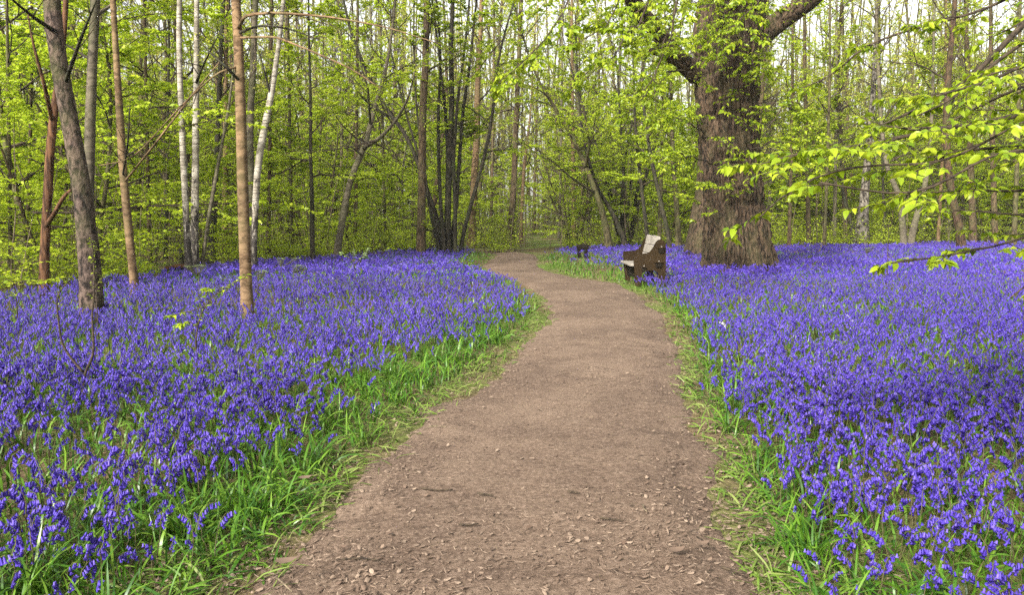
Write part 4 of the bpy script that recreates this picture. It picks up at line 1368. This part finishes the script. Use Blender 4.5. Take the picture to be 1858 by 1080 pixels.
def umbel(label, px, py, z, group=None):
    rng = np.random.default_rng(int(px))
    top = at(px, py, z)
    root = empty('cow_parsley', (top[0], top[1], 0), label, 'wildflower', group)
    mb = MB()
    trunk_tube(mb, [(0, 0, -0.05), (0.01, 0, z * 0.6), (0, 0, z)], [0.006, 0.004, 0.003], 8, 5, 0.05, 3)
    mb.build('stem', M['stem'], root)
    for k in range(3):
        u = MB()
        c = np.array([rng.normal(0, .11), rng.normal(0, .08), z + rng.normal(0, 0.02)])
        n = 26
        a = rng.random(n) * 6.28
        r = 0.09 * np.sqrt(rng.random(n))
        p = c + np.stack([r * np.cos(a), r * np.sin(a), 0.02 - r * 0.25], -1)
        o = np.array([0, 0, z * 0.72])
        P = np.stack([np.repeat(o[None], n, 0), (o + p) / 2 + np.array([0, 0, -0.02]), p], 1)
        u.tubes(P, np.full((n, 3), 0.0012), 3, 0)
        u.leaves(p, np.stack([np.cos(a), np.sin(a), 0 * a], -1), np.tile([0, 0, 1.0], (n, 1)), np.full(n, 0.026), L6 - np.array([0.5, 0, 0]), L6Q, 1, L6T)
        u.build('flower_head', [M['stem'], M['umbel']], root)


for a in [('pale green umbel rising from the left flowers right of the curved birch', 509, 470, 0.55), ('pale umbel lowest of those right of the smooth tan trunk', 532, 482, 0.5),
          ('pale umbel close behind the foot of the smooth tan trunk', 467, 494, 0.5), ('pale umbel at the foot of the two birches', 359, 484, 0.55), ('pale umbel standing in the right flowers below the stout birch', 1573, 450, 0.55)]:
    umbel(*a)


# ------------------------------------------------------------------ bluebells
def bell_stem(rng, h, detail):
    """one flowering stem at the origin nodding towards +x: (stem MB, bells MB)"""
    st, be = MB(), MB()
    K = 8 if detail == 2 else 5
    t = np.linspace(0, 1, K)
    nod = rng.uniform(0.75, 1.35)
    x = 0.10 * h * t + nod * 0.16 * h * np.maximum(0, (t - 0.62) / 0.38) ** 2
    z = h * (t - 0.13 * nod * np.maximum(0, (t - 0.72) / 0.28) ** 2)
    P = np.stack([x, rng.normal(0, 0.004, K), z], -1)
    R = np.linspace(0.0032, 0.0016, K)
    if detail:
        st.tubes(P[None], R[None], 4 if detail == 2 else 3, 0)
    nb = rng.integers(7, 12) if detail == 2 else (rng.integers(6, 9) if detail == 1 else 6)
    s = np.linspace(0.66, 1.0, nb)
    for i, si in enumerate(s):
        p = np.array([np.interp(si, t, P[:, k]) for k in range(3)])
        az = rng.normal(0, 0.6)
        tl = rng.uniform(0.15, 0.6) if i < nb - 2 else rng.uniform(0.1, 0.4)
        d = norm(np.array([math.cos(az) * tl, math.sin(az) * tl, -1 + 0.5 * tl]))
        b = p + np.array([math.cos(az), math.sin(az), 0.1]) * rng.uniform(0.007, 0.014)
        ln = rng.uniform(0.020, 0.027) * (0.7 if i == nb - 1 else 1)
        e1 = norm(np.cross(d, [0.3, 1, 0.2]))
        e2 = np.cross(d, e1)
        if detail == 2:
            ns, prof = 6, [(0, 0.0022), (0.22, 0.0043), (0.75, 0.0046), (1.0, 0.0082), (0.94, 0.0105)]
        elif detail == 1:
            ns, prof = 4, [(0, 0.003), (0.5, 0.0056), (1.0, 0.0098)]
        else:
            w = 0.0115
            v = [b - e1 * w * .5, b + e1 * w * .5, b + e1 * w + d * 0.028, b - e1 * w + d * 0.028]
            be.add(v, [(0, 1, 2, 3)])
            continue
        th = np.arange(ns) / ns * 2 * np.pi + rng.random()
        V = []
        for ri, (a, r) in enumerate(prof):
            rr = r * (1 if (detail != 2 or ri < 3) else np.where(np.arange(ns) % 1 == 0, rng.uniform(0.85, 1.2, ns), 1))
            V.append(b + d * (a * ln) + (e1[None] * np.cos(th)[:, None] + e2[None] * np.sin(th)[:, None]) * (rr[:, None] if np.ndim(rr) else rr))
        V = np.concatenate(V)
        k, j = np.meshgrid(np.arange(len(prof) - 1), np.arange(ns), indexing='ij')
        a_, b_ = k * ns + j, k * ns + (j + 1) % ns
        be.add(V, np.stack([a_, b_, b_ + ns, a_ + ns], -1).reshape(-1, 4))
    return st, be


def stamp(mb, src, pos, yaw, sc, lean, m):
    if not src.n or not len(pos):
        return
    V = np.concatenate(src.v).astype(float)
    Q = np.concatenate(src.q)
    c, s = np.cos(yaw)[:, None], np.sin(yaw)[:, None]
    x = (V[None, :, 0] * c - V[None, :, 1] * s) * sc[:, None]
    y = (V[None, :, 0] * s + V[None, :, 1] * c) * sc[:, None]
    z = V[None, :, 2] * sc[:, None]
    x = x + z * lean[:, 0:1] + pos[:, 0:1]
    y = y + z * lean[:, 1:2] + pos[:, 1:2]
    z = z + pos[:, 2:3]
    n = len(V)
    mb.add(np.stack([x, y, z], -1).reshape(-1, 3), (Q[None] + (np.arange(len(pos)) * n)[:, None, None]).reshape(-1, 4), None, m)


def verge(P, right):
    y = P[:, 1]
    vl = np.interp(y, [0, 3, 7, 11, 13, 16, 20, 26, 32], [0.62, 0.62, 0.8, 0.62, 0.4, 0.35, 0.6, 1.3, 0.6])
    vr = np.interp(y, [0, 5, 12, 15.5, 16.6, 17.6, 21, 27, 33], [0.34, 0.36, 0.4, 0.3, 0.4, 1.6, 1.9, 1.5, 0.5])
    return np.where(right, vr, vl)


SEAT = atd(1057, 455, 27.0)


def flower_p(P):
    sd, right = path_sd(P)
    v = verge(P, right)
    x, y = P[:, 0], P[:, 1]
    na, nb, nc = n2(x, y, 1.6, 31), n2(x, y, 4.5, 32), n2(x, y, 0.55, 33)
    p = sm(0.5 * v, 1.5 * v, sd + (na - 0.5) * 0.7 * v + (nb - 0.5) * 0.3 * v)
    cl = np.where(right, 0.62, 0.3) + np.where(right, 0.38, 0.7) * sm(0.28, 0.50, 0.55 * na + 0.45 * nb)
    p = p * np.where(y > 9, np.maximum(cl, 0.72), cl)
    patch = (~right) & (y > 3.6) & (y < 8.2)
    p = np.where(patch, p * (0.42 + 0.58 * sm(0.44, 0.60, 0.5 * nc + 0.5 * na)), p)
    p = p * np.where(right & (y < 9), 1.0, 0.9)
    p = np.where((np.abs(x - SEAT[0]) < 0.55) & (y > SEAT[1] - 4.5) & (y < SEAT[1] + 0.3), p * 0.6, p)
    p = np.where(y > bed_limit(P), 0, p)
    return np.where(sd < 0.03, 0, p), sd, right


def bed_points(rng, y0, y1, dens):
    """random points of the visible sector between two distances"""
    w = lambda y: 0.73 * y + 0.9
    area = (w(y0) + w(y1)) * (y1 - y0)
    N = int(area * dens)
    y = rng.uniform(y0, y1, N)
    x = rng.uniform(-1, 1, N) * w(y1)
    k = np.abs(x) < w(y)
    return np.stack([x[k], y[k]], -1)


def build_bluebells():
    rng = np.random.default_rng(701)
    near = [bell_stem(rng, h, 2) for h in (0.29, 0.32, 0.27, 0.34, 0.30, 0.31, 0.28, 0.33)]
    mid = [bell_stem(rng, h, 1) for h in (0.29, 0.32, 0.30, 0.27, 0.33)]
    far = [bell_stem(rng, h, 0) for h in (0.30, 0.27, 0.33, 0.29)]
    mb = MB()
    single = []
    for lo, hi, dens, kind in ((1.5, 4.2, 270, near), (4.2, 6.5, 250, near), (6.5, 10, 190, mid), (10, 16, 125, mid), (16, 24, 115, far), (24, 46, 75, far)):
        P = bed_points(rng, lo, hi, dens)
        p, sd, right = flower_p(P)
        k = rng.random(len(P)) < p
        P, sd, right = P[k], sd[k], right[k]
        n = len(P)
        pos = np.concatenate([P, (ground_z(P[:, 0], P[:, 1]) - 0.035)[:, None]], 1)
        yaw = rng.random(n) * 6.283
        sc = rng.uniform(0.62, 1.08, n) * (0.8 + 0.2 * sm(0.1, 1.0, sd)) * (0.85 + 0.3 * n2(P[:, 0], P[:, 1], 0.8, 35))
        lean = rng.normal(0, 0.13, (n, 2))
        var = rng.integers(0, len(kind), n)
        if lo == 1.5:
            zt = pos[:, 2] + 0.26 * sc
            fwd = P[:, 1] * CP - (zt - CAM_H) * SP
            py = H_PX / 2 - (P[:, 1] * SP + (zt - CAM_H) * CP) / fwd * F_PX
            px = W_PX / 2 + P[:, 0] / fwd * F_PX
            ok = (py < 1065) & (px > 8) & (px < 1850)
            order = np.argsort(np.where(ok, P[:, 1], 1e9))[:300]
            order = order[ok[order]]
            sel = np.zeros(n, bool)
            sel[order] = True
            single = [(pos[i], yaw[i], sc[i], lean[i], var[i], bool(right[i])) for i in order]
            pos, yaw, sc, lean, var = pos[~sel], yaw[~sel], sc[~sel], lean[~sel], var[~sel]
        for v, (st, be) in enumerate(kind):
            q = var == v
            stamp(mb, st, pos[q], yaw[q], sc[q], lean[q], 0)
            stamp(mb, be, pos[q], yaw[q], sc[q], lean[q], 1)
    tag(mb.build('bluebell_carpet', [M['stem'], M['bell']]), 'carpet of violet-blue bluebells on both sides of the path', None, None, 'stuff')
    sm_ = [st.mesh('bluebell', M['stem']) for st, be in near]
    bm_ = [be.mesh('flower_head', M['bell']) for st, be in near]
    for pos, yaw, sc, lean, v, right in single:
        o = bpy.data.objects.new('bluebell', sm_[v])
        h = bpy.data.objects.new('flower_head', bm_[v])
        SC.collection.objects.link(o)
        SC.collection.objects.link(h)
        h.parent = o
        o.location = [float(a) for a in pos]
        o.rotation_euler = (float(-lean[1]), float(lean[0]), float(yaw))
        o.scale = (float(sc),) * 3
        side = 'right' if right else 'left'
        tag(o, f'violet-blue bluebell with nodding bells, in the front rows of the bed {side} of the path', 'bluebell', f'front bluebells of the bed {side} of the path')

    white = leaf_mat('white_petal', [(0.3, 0.3, 0.34), (0.42, 0.42, 0.44)], 0.3, 0.5)
    for lab, px, py in [('single white-flowered bluebell standing among the violet ones in the right bed', 1550, 566), ('small white-flowered bluebell near the path edge of the right bed', 1322, 575)]:
        c = at(px, py, 0.27)
        st, be = near[int(px) % len(near)]
        o = st.build('white_bluebell', M['stem'])
        be.build('flower_head', white, o)
        o.location = (float(c[0]), float(c[1]), -0.03)
        o.rotation_euler = (0, 0, 2.5)
        o.scale = (1.05,) * 3
        tag(o, lab, 'white bluebell')


build_bluebells()


# ------------------------------------------------------------------ strap leaves and trodden grass
def blades(rng, mb, pos, L, e0, bend, w, K=5, m=0, twist=0.4):
    N = len(pos)
    yaw = rng.random(N) * 6.283
    t = np.linspace(0, 1, K)
    el = e0[:, None] - bend[:, None] * t[None]
    seg = (L / (K - 1))[:, None]
    r = np.concatenate([np.zeros((N, 1)), np.cumsum(np.cos(el[:, :-1]) * seg, 1)], 1)
    z = np.concatenate([np.zeros((N, 1)), np.cumsum(np.sin(el[:, :-1]) * seg, 1)], 1)
    z = np.maximum(z, 0.008 + 0.012 * rng.random((N, 1)))
    z[:, 0] = -0.02
    c, s = np.cos(yaw)[:, None], np.sin(yaw)[:, None]
    cen = np.stack([pos[:, 0:1] + r * c, pos[:, 1:2] + r * s, pos[:, 2:3] + z], -1)
    tw = rng.normal(0, twist, (N, 1))
    side = np.stack([-s * np.cos(tw) + 0 * r, c * np.cos(tw) + 0 * r, np.sin(tw) + 0 * r], -1)
    wid = np.where(t < 0.75, 1.0, 1 - (t - 0.75) / 0.25 * 0.9)[None] * np.where(t < 0.2, 0.75, 1.0)[None] * w[:, None] / 2
    A, B = cen + side * wid[..., None], cen - side * wid[..., None]
    V = np.stack([A, B], 2).reshape(-1, 3)
    k = np.arange(K - 1) * 2
    q = np.stack([k, k + 1, k + 3, k + 2], -1)
    Q = (q[None] + (np.arange(N) * K * 2)[:, None, None]).reshape(-1, 4)
    mb.add(V, Q, None, m)


def build_grass():
    rng = np.random.default_rng(801)
    mb = MB()
    for lo, hi, dens, K, wf in ((1.5, 4, 1500, 6, 1.0), (4, 7, 900, 5, 1.1), (7, 12, 420, 4, 1.4), (12, 20, 150, 3, 1.9), (20, 34, 60, 3, 2.6), (34, 46, 20, 3, 3.0)):
        P = bed_points(rng, lo, hi, dens)
        sd, right = path_sd(P)
        tuft = n2(P[:, 0], P[:, 1], 5.0, 41)
        edge = sd + (n2(P[:, 0], P[:, 1], 2.2, 42) - 0.5) * np.where(right, 0.22, 0.4)
        v = verge(P, right)
        pr = sm(0.0, 0.28, edge - np.where(right, -0.06, 0.02)) * (0.3 + 0.7 * sm(0.25, 0.6, tuft))
        pr = pr * np.where(sd > 2.0 * v, 0.6, 1.0)
        pr = np.where(P[:, 1] > bed_limit(P) + 0.3, 0, pr)
        k = rng.random(len(P)) < pr
        P, edge, sd = P[k], edge[k], sd[k]
        n = len(P)
        pos = np.concatenate([P, (ground_z(P[:, 0], P[:, 1]) - 0.03)[:, None]], 1)
        up = sm(0.08, 0.45, edge)
        L = rng.uniform(0.11, 0.25, n) * (0.6 + 0.4 * up) * np.where(right[k] & (P[:, 1] > 15.5), 0.7, 1.0)
        e0 = np.radians(12 + 58 * up + rng.normal(0, 14, n))
        bend = np.radians(rng.uniform(35, 140, n) * (0.45 + 0.55 * up))
        w = rng.uniform(0.006, 0.0125, n) * wf
        tr = up < 0.55 * rng.random(n) + 0.05
        for sel, m in ((~tr, 0), (tr, 1)):
            blades(rng, mb, pos[sel], L[sel], e0[sel], bend[sel], w[sel], K, m)
    # trodden pale leaves lying flat at the path's edge
    for lo, hi, dens, wf in ((1.6, 4.5, 900, 1.0), (4.5, 8, 500, 1.1), (8, 14, 200, 1.4), (14, 28, 60, 2.0)):
        P = bed_points(rng, lo, hi, dens)
        sd, right = path_sd(P)
        nn = n2(P[:, 0], P[:, 1], 2.6, 44)
        k = rng.random(len(P)) < sm(-0.08, 0.12, sd) * sm(0.66, 0.34, sd) * (0.15 + 0.85 * sm(0.35, 0.62, nn)) * np.where(right, 0.4, 1.0)
        P = P[k]
        n = len(P)
        pos = np.concatenate([P, (ground_z(P[:, 0], P[:, 1]) - 0.015)[:, None]], 1)
        blades(rng, mb, pos, rng.uniform(0.06, 0.2, n), np.radians(rng.uniform(2, 34, n)), np.radians(rng.uniform(5, 60, n)), rng.uniform(0.005, 0.009, n) * wf, 4, 1)
    # dense leaf rosettes along the edge of the bed
    for lo, hi, dens in ((1.6, 5, 7), (5, 9, 6)):
        C = bed_points(rng, lo, hi, dens)
        sd, right = path_sd(C)
        v = verge(C, right)
        C = C[(sd > 0.25) & (sd < 1.5 * v)]
        per = 34
        P = np.repeat(C, per, 0) + rng.normal(0, 0.035, (len(C) * per, 2))
        n = len(P)
        pos = np.concatenate([P, (ground_z(P[:, 0], P[:, 1]) - 0.03)[:, None]], 1)
        blades(rng, mb, pos, rng.uniform(0.14, 0.29, n), np.radians(rng.uniform(45, 88, n)), np.radians(rng.uniform(20, 120, n)), rng.uniform(0.006, 0.011, n), 6, 0)
    tag(mb.build('grass', [M['blade'], M['blade_pale']]), 'green strap leaves and trodden grass along the path', None, None, 'stuff')


build_grass()


# ------------------------------------------------------------------ litter on the path
def build_litter():
    rng = np.random.default_rng(901)
    mb = MB()
    for lo, hi, dens, s0, s1 in ((1.5, 4, 5600, 0.006, 0.033), (4, 7.5, 1800, 0.009, 0.034), (7.5, 14, 420, 0.014, 0.045), (14, 30, 60, 0.022, 0.055)):
        P = bed_points(rng, lo, hi, dens)
        sd, right = path_sd(P)
        x, y = P[:, 0], P[:, 1]
        pn = n2(x, y, 1.4, 51)
        near_edge = sm(-0.45, 0.05, sd)
        pr = 0.08 + 0.75 * near_edge * (0.4 + 0.6 * sm(0.35, 0.6, pn)) + 0.75 * sm(3.9, 2.9, y) * sm(0.25, 0.6, pn) + 0.25 * sm(0.5, 0.75, pn)
        pr = np.where(sd > 0.7, 0, pr)
        k = rng.random(len(P)) < pr
        P = P[k]
        n = len(P)
        x, y = P[:, 0], P[:, 1]
        inside = sd[k] < -0.1
        z = np.where(inside, path_z(x, y), ground_z(x, y) - 0.02) + rng.uniform(0.002, 0.009, n)
        a = rng.random(n) * 6.283
        size = s0 + (s1 - s0) * rng.random(n) ** 2.6
        up = norm(np.array([0, 0, 1.0]) + rng.normal(0, 0.22, (n, 3)))
        d = np.stack([np.cos(a), np.sin(a), 0 * a], -1)
        d = norm(d - (d * up).sum(1, keepdims=True) * up)
        T = np.array([(0, 0, 0.05), (0.25, 0.30, 0), (0.7, 0.26, 0.06), (1, 0.03, 0.12), (0.75, -0.3, 0.05), (0.3, -0.24, 0.0)])
        half = rng.random(n) < 0.4
        pos = np.stack([x, y, z], -1)
        mb.leaves(pos[half], d[half], up[half], size[half], T, [(0, 1, 2, 3), (0, 3, 4, 5)])
        T2 = T * np.array([1.3, 0.35, 1])
        mb.leaves(pos[~half], d[~half], up[~half], size[~half], T2, [(0, 1, 2, 3), (0, 3, 4, 5)])
    tag(mb.build('leaf_litter', M['chip'], smooth=False), 'brown leaf and bark litter strewn over the path', None, None, 'stuff')
    # the larger sticks and leaves one by one
    sticks = [('straight dark stick lying across the path near its middle', [(1088, 940), (1132, 945)], 4.0), ('short dark stick on the path above the straight one', [(1030, 892), (1052, 895)], 4.0),
              ('small curved pale twig right of the straight dark stick', [(1167, 916), (1168, 924), (1174, 929)], 3.5), ('long thin dark twig crossing the left part of the path', [(620, 1016), (655, 1013), (690, 1018)], 4.0),
              ('pale bent stick at the foot of the left grass, lower edge', [(500, 1048), (515, 1060), (530, 1075)], 5.0), ('thin twig lying on the right side of the path near the grass', [(1265, 975), (1280, 984), (1302, 1000)], 3.0),
              ('brown broken stick at the right grass edge', [(1310, 1030), (1330, 1036), (1352, 1042)], 5.5), ('dark forked twig on the left middle of the path', [(765, 886), (790, 890), (822, 889)], 3.5),
              ('short dark twig in the centre of the path, middle distance', [(866, 896), (880, 897), (895, 900)], 4.0), ('dark stick left of the path centre, nearest to the camera', [(834, 952), (852, 953), (868, 951)], 4.0)]
    for lab, p, w in sticks:
        q = np.array([at(x, y, 0.022) for x, y in p])
        c = q.mean(0)
        mb = MB()
        r = w * c[1] / F_PX / 2
        trunk_tube(mb, q - c, np.linspace(r, r * 0.6, len(q)), 12, 6, 0.2, 3)
        o = mb.build('twig', M['twig_pale'] if 'pale' in lab else M['twig'])
        o.location = c
        tag(o, lab, 'twig')
    for lab, x, y, s in [('large pale curled dead leaf on the right of the path', 1212, 1003, 0.055), ('brown dead leaf at the right edge of the path beside the thin twig', 1263, 990, 0.045), ('tan dead leaf caught in the left grass verge', 540, 870, 0.05), ('pale dead leaf lying low at the left grass edge', 497, 1024, 0.06), ('brown curled leaf among the right flowers', 1660, 765, 0.06)]:
        c = at(x, y, 0.03 if x < 1400 and x > 560 else 0.12)
        mb = MB()
        T = L6.copy()
        T[:, 2] = 0.25 * (T[:, 0] - 0.5) ** 2 * 2 + 0.9 * T[:, 1] ** 2
        mb.leaves([(0, 0, 0)], [(0.9, 0.35, 0.05)], [(0, -0.1, 1)], [s * 1.5], T, L6Q, 0, L6T)
        o = mb.build('dead_leaf', M['chip'])
        o.location = c
        tag(o, lab, 'dead leaf')


build_litter()



# ------------------------------------------------------------------ the damp spring air between the far trees
def build_haze():
    m, nt, out = new_mat('woodland_air')
    pv = nt.nodes.new('ShaderNodeVolumePrincipled')
    pv.inputs['Color'].default_value = (0.96, 0.97, 0.92, 1)
    pv.inputs['Density'].default_value = 0.00028
    nt.links.new(pv.outputs[0], out.inputs['Volume'])
    mb = MB()
    mb.box((0, 300, 18), (1900, 1300, 42))
    tag(mb.build('haze', m, smooth=False), kind='stuff')


build_haze()
SC.cycles.volume_bounces = 1
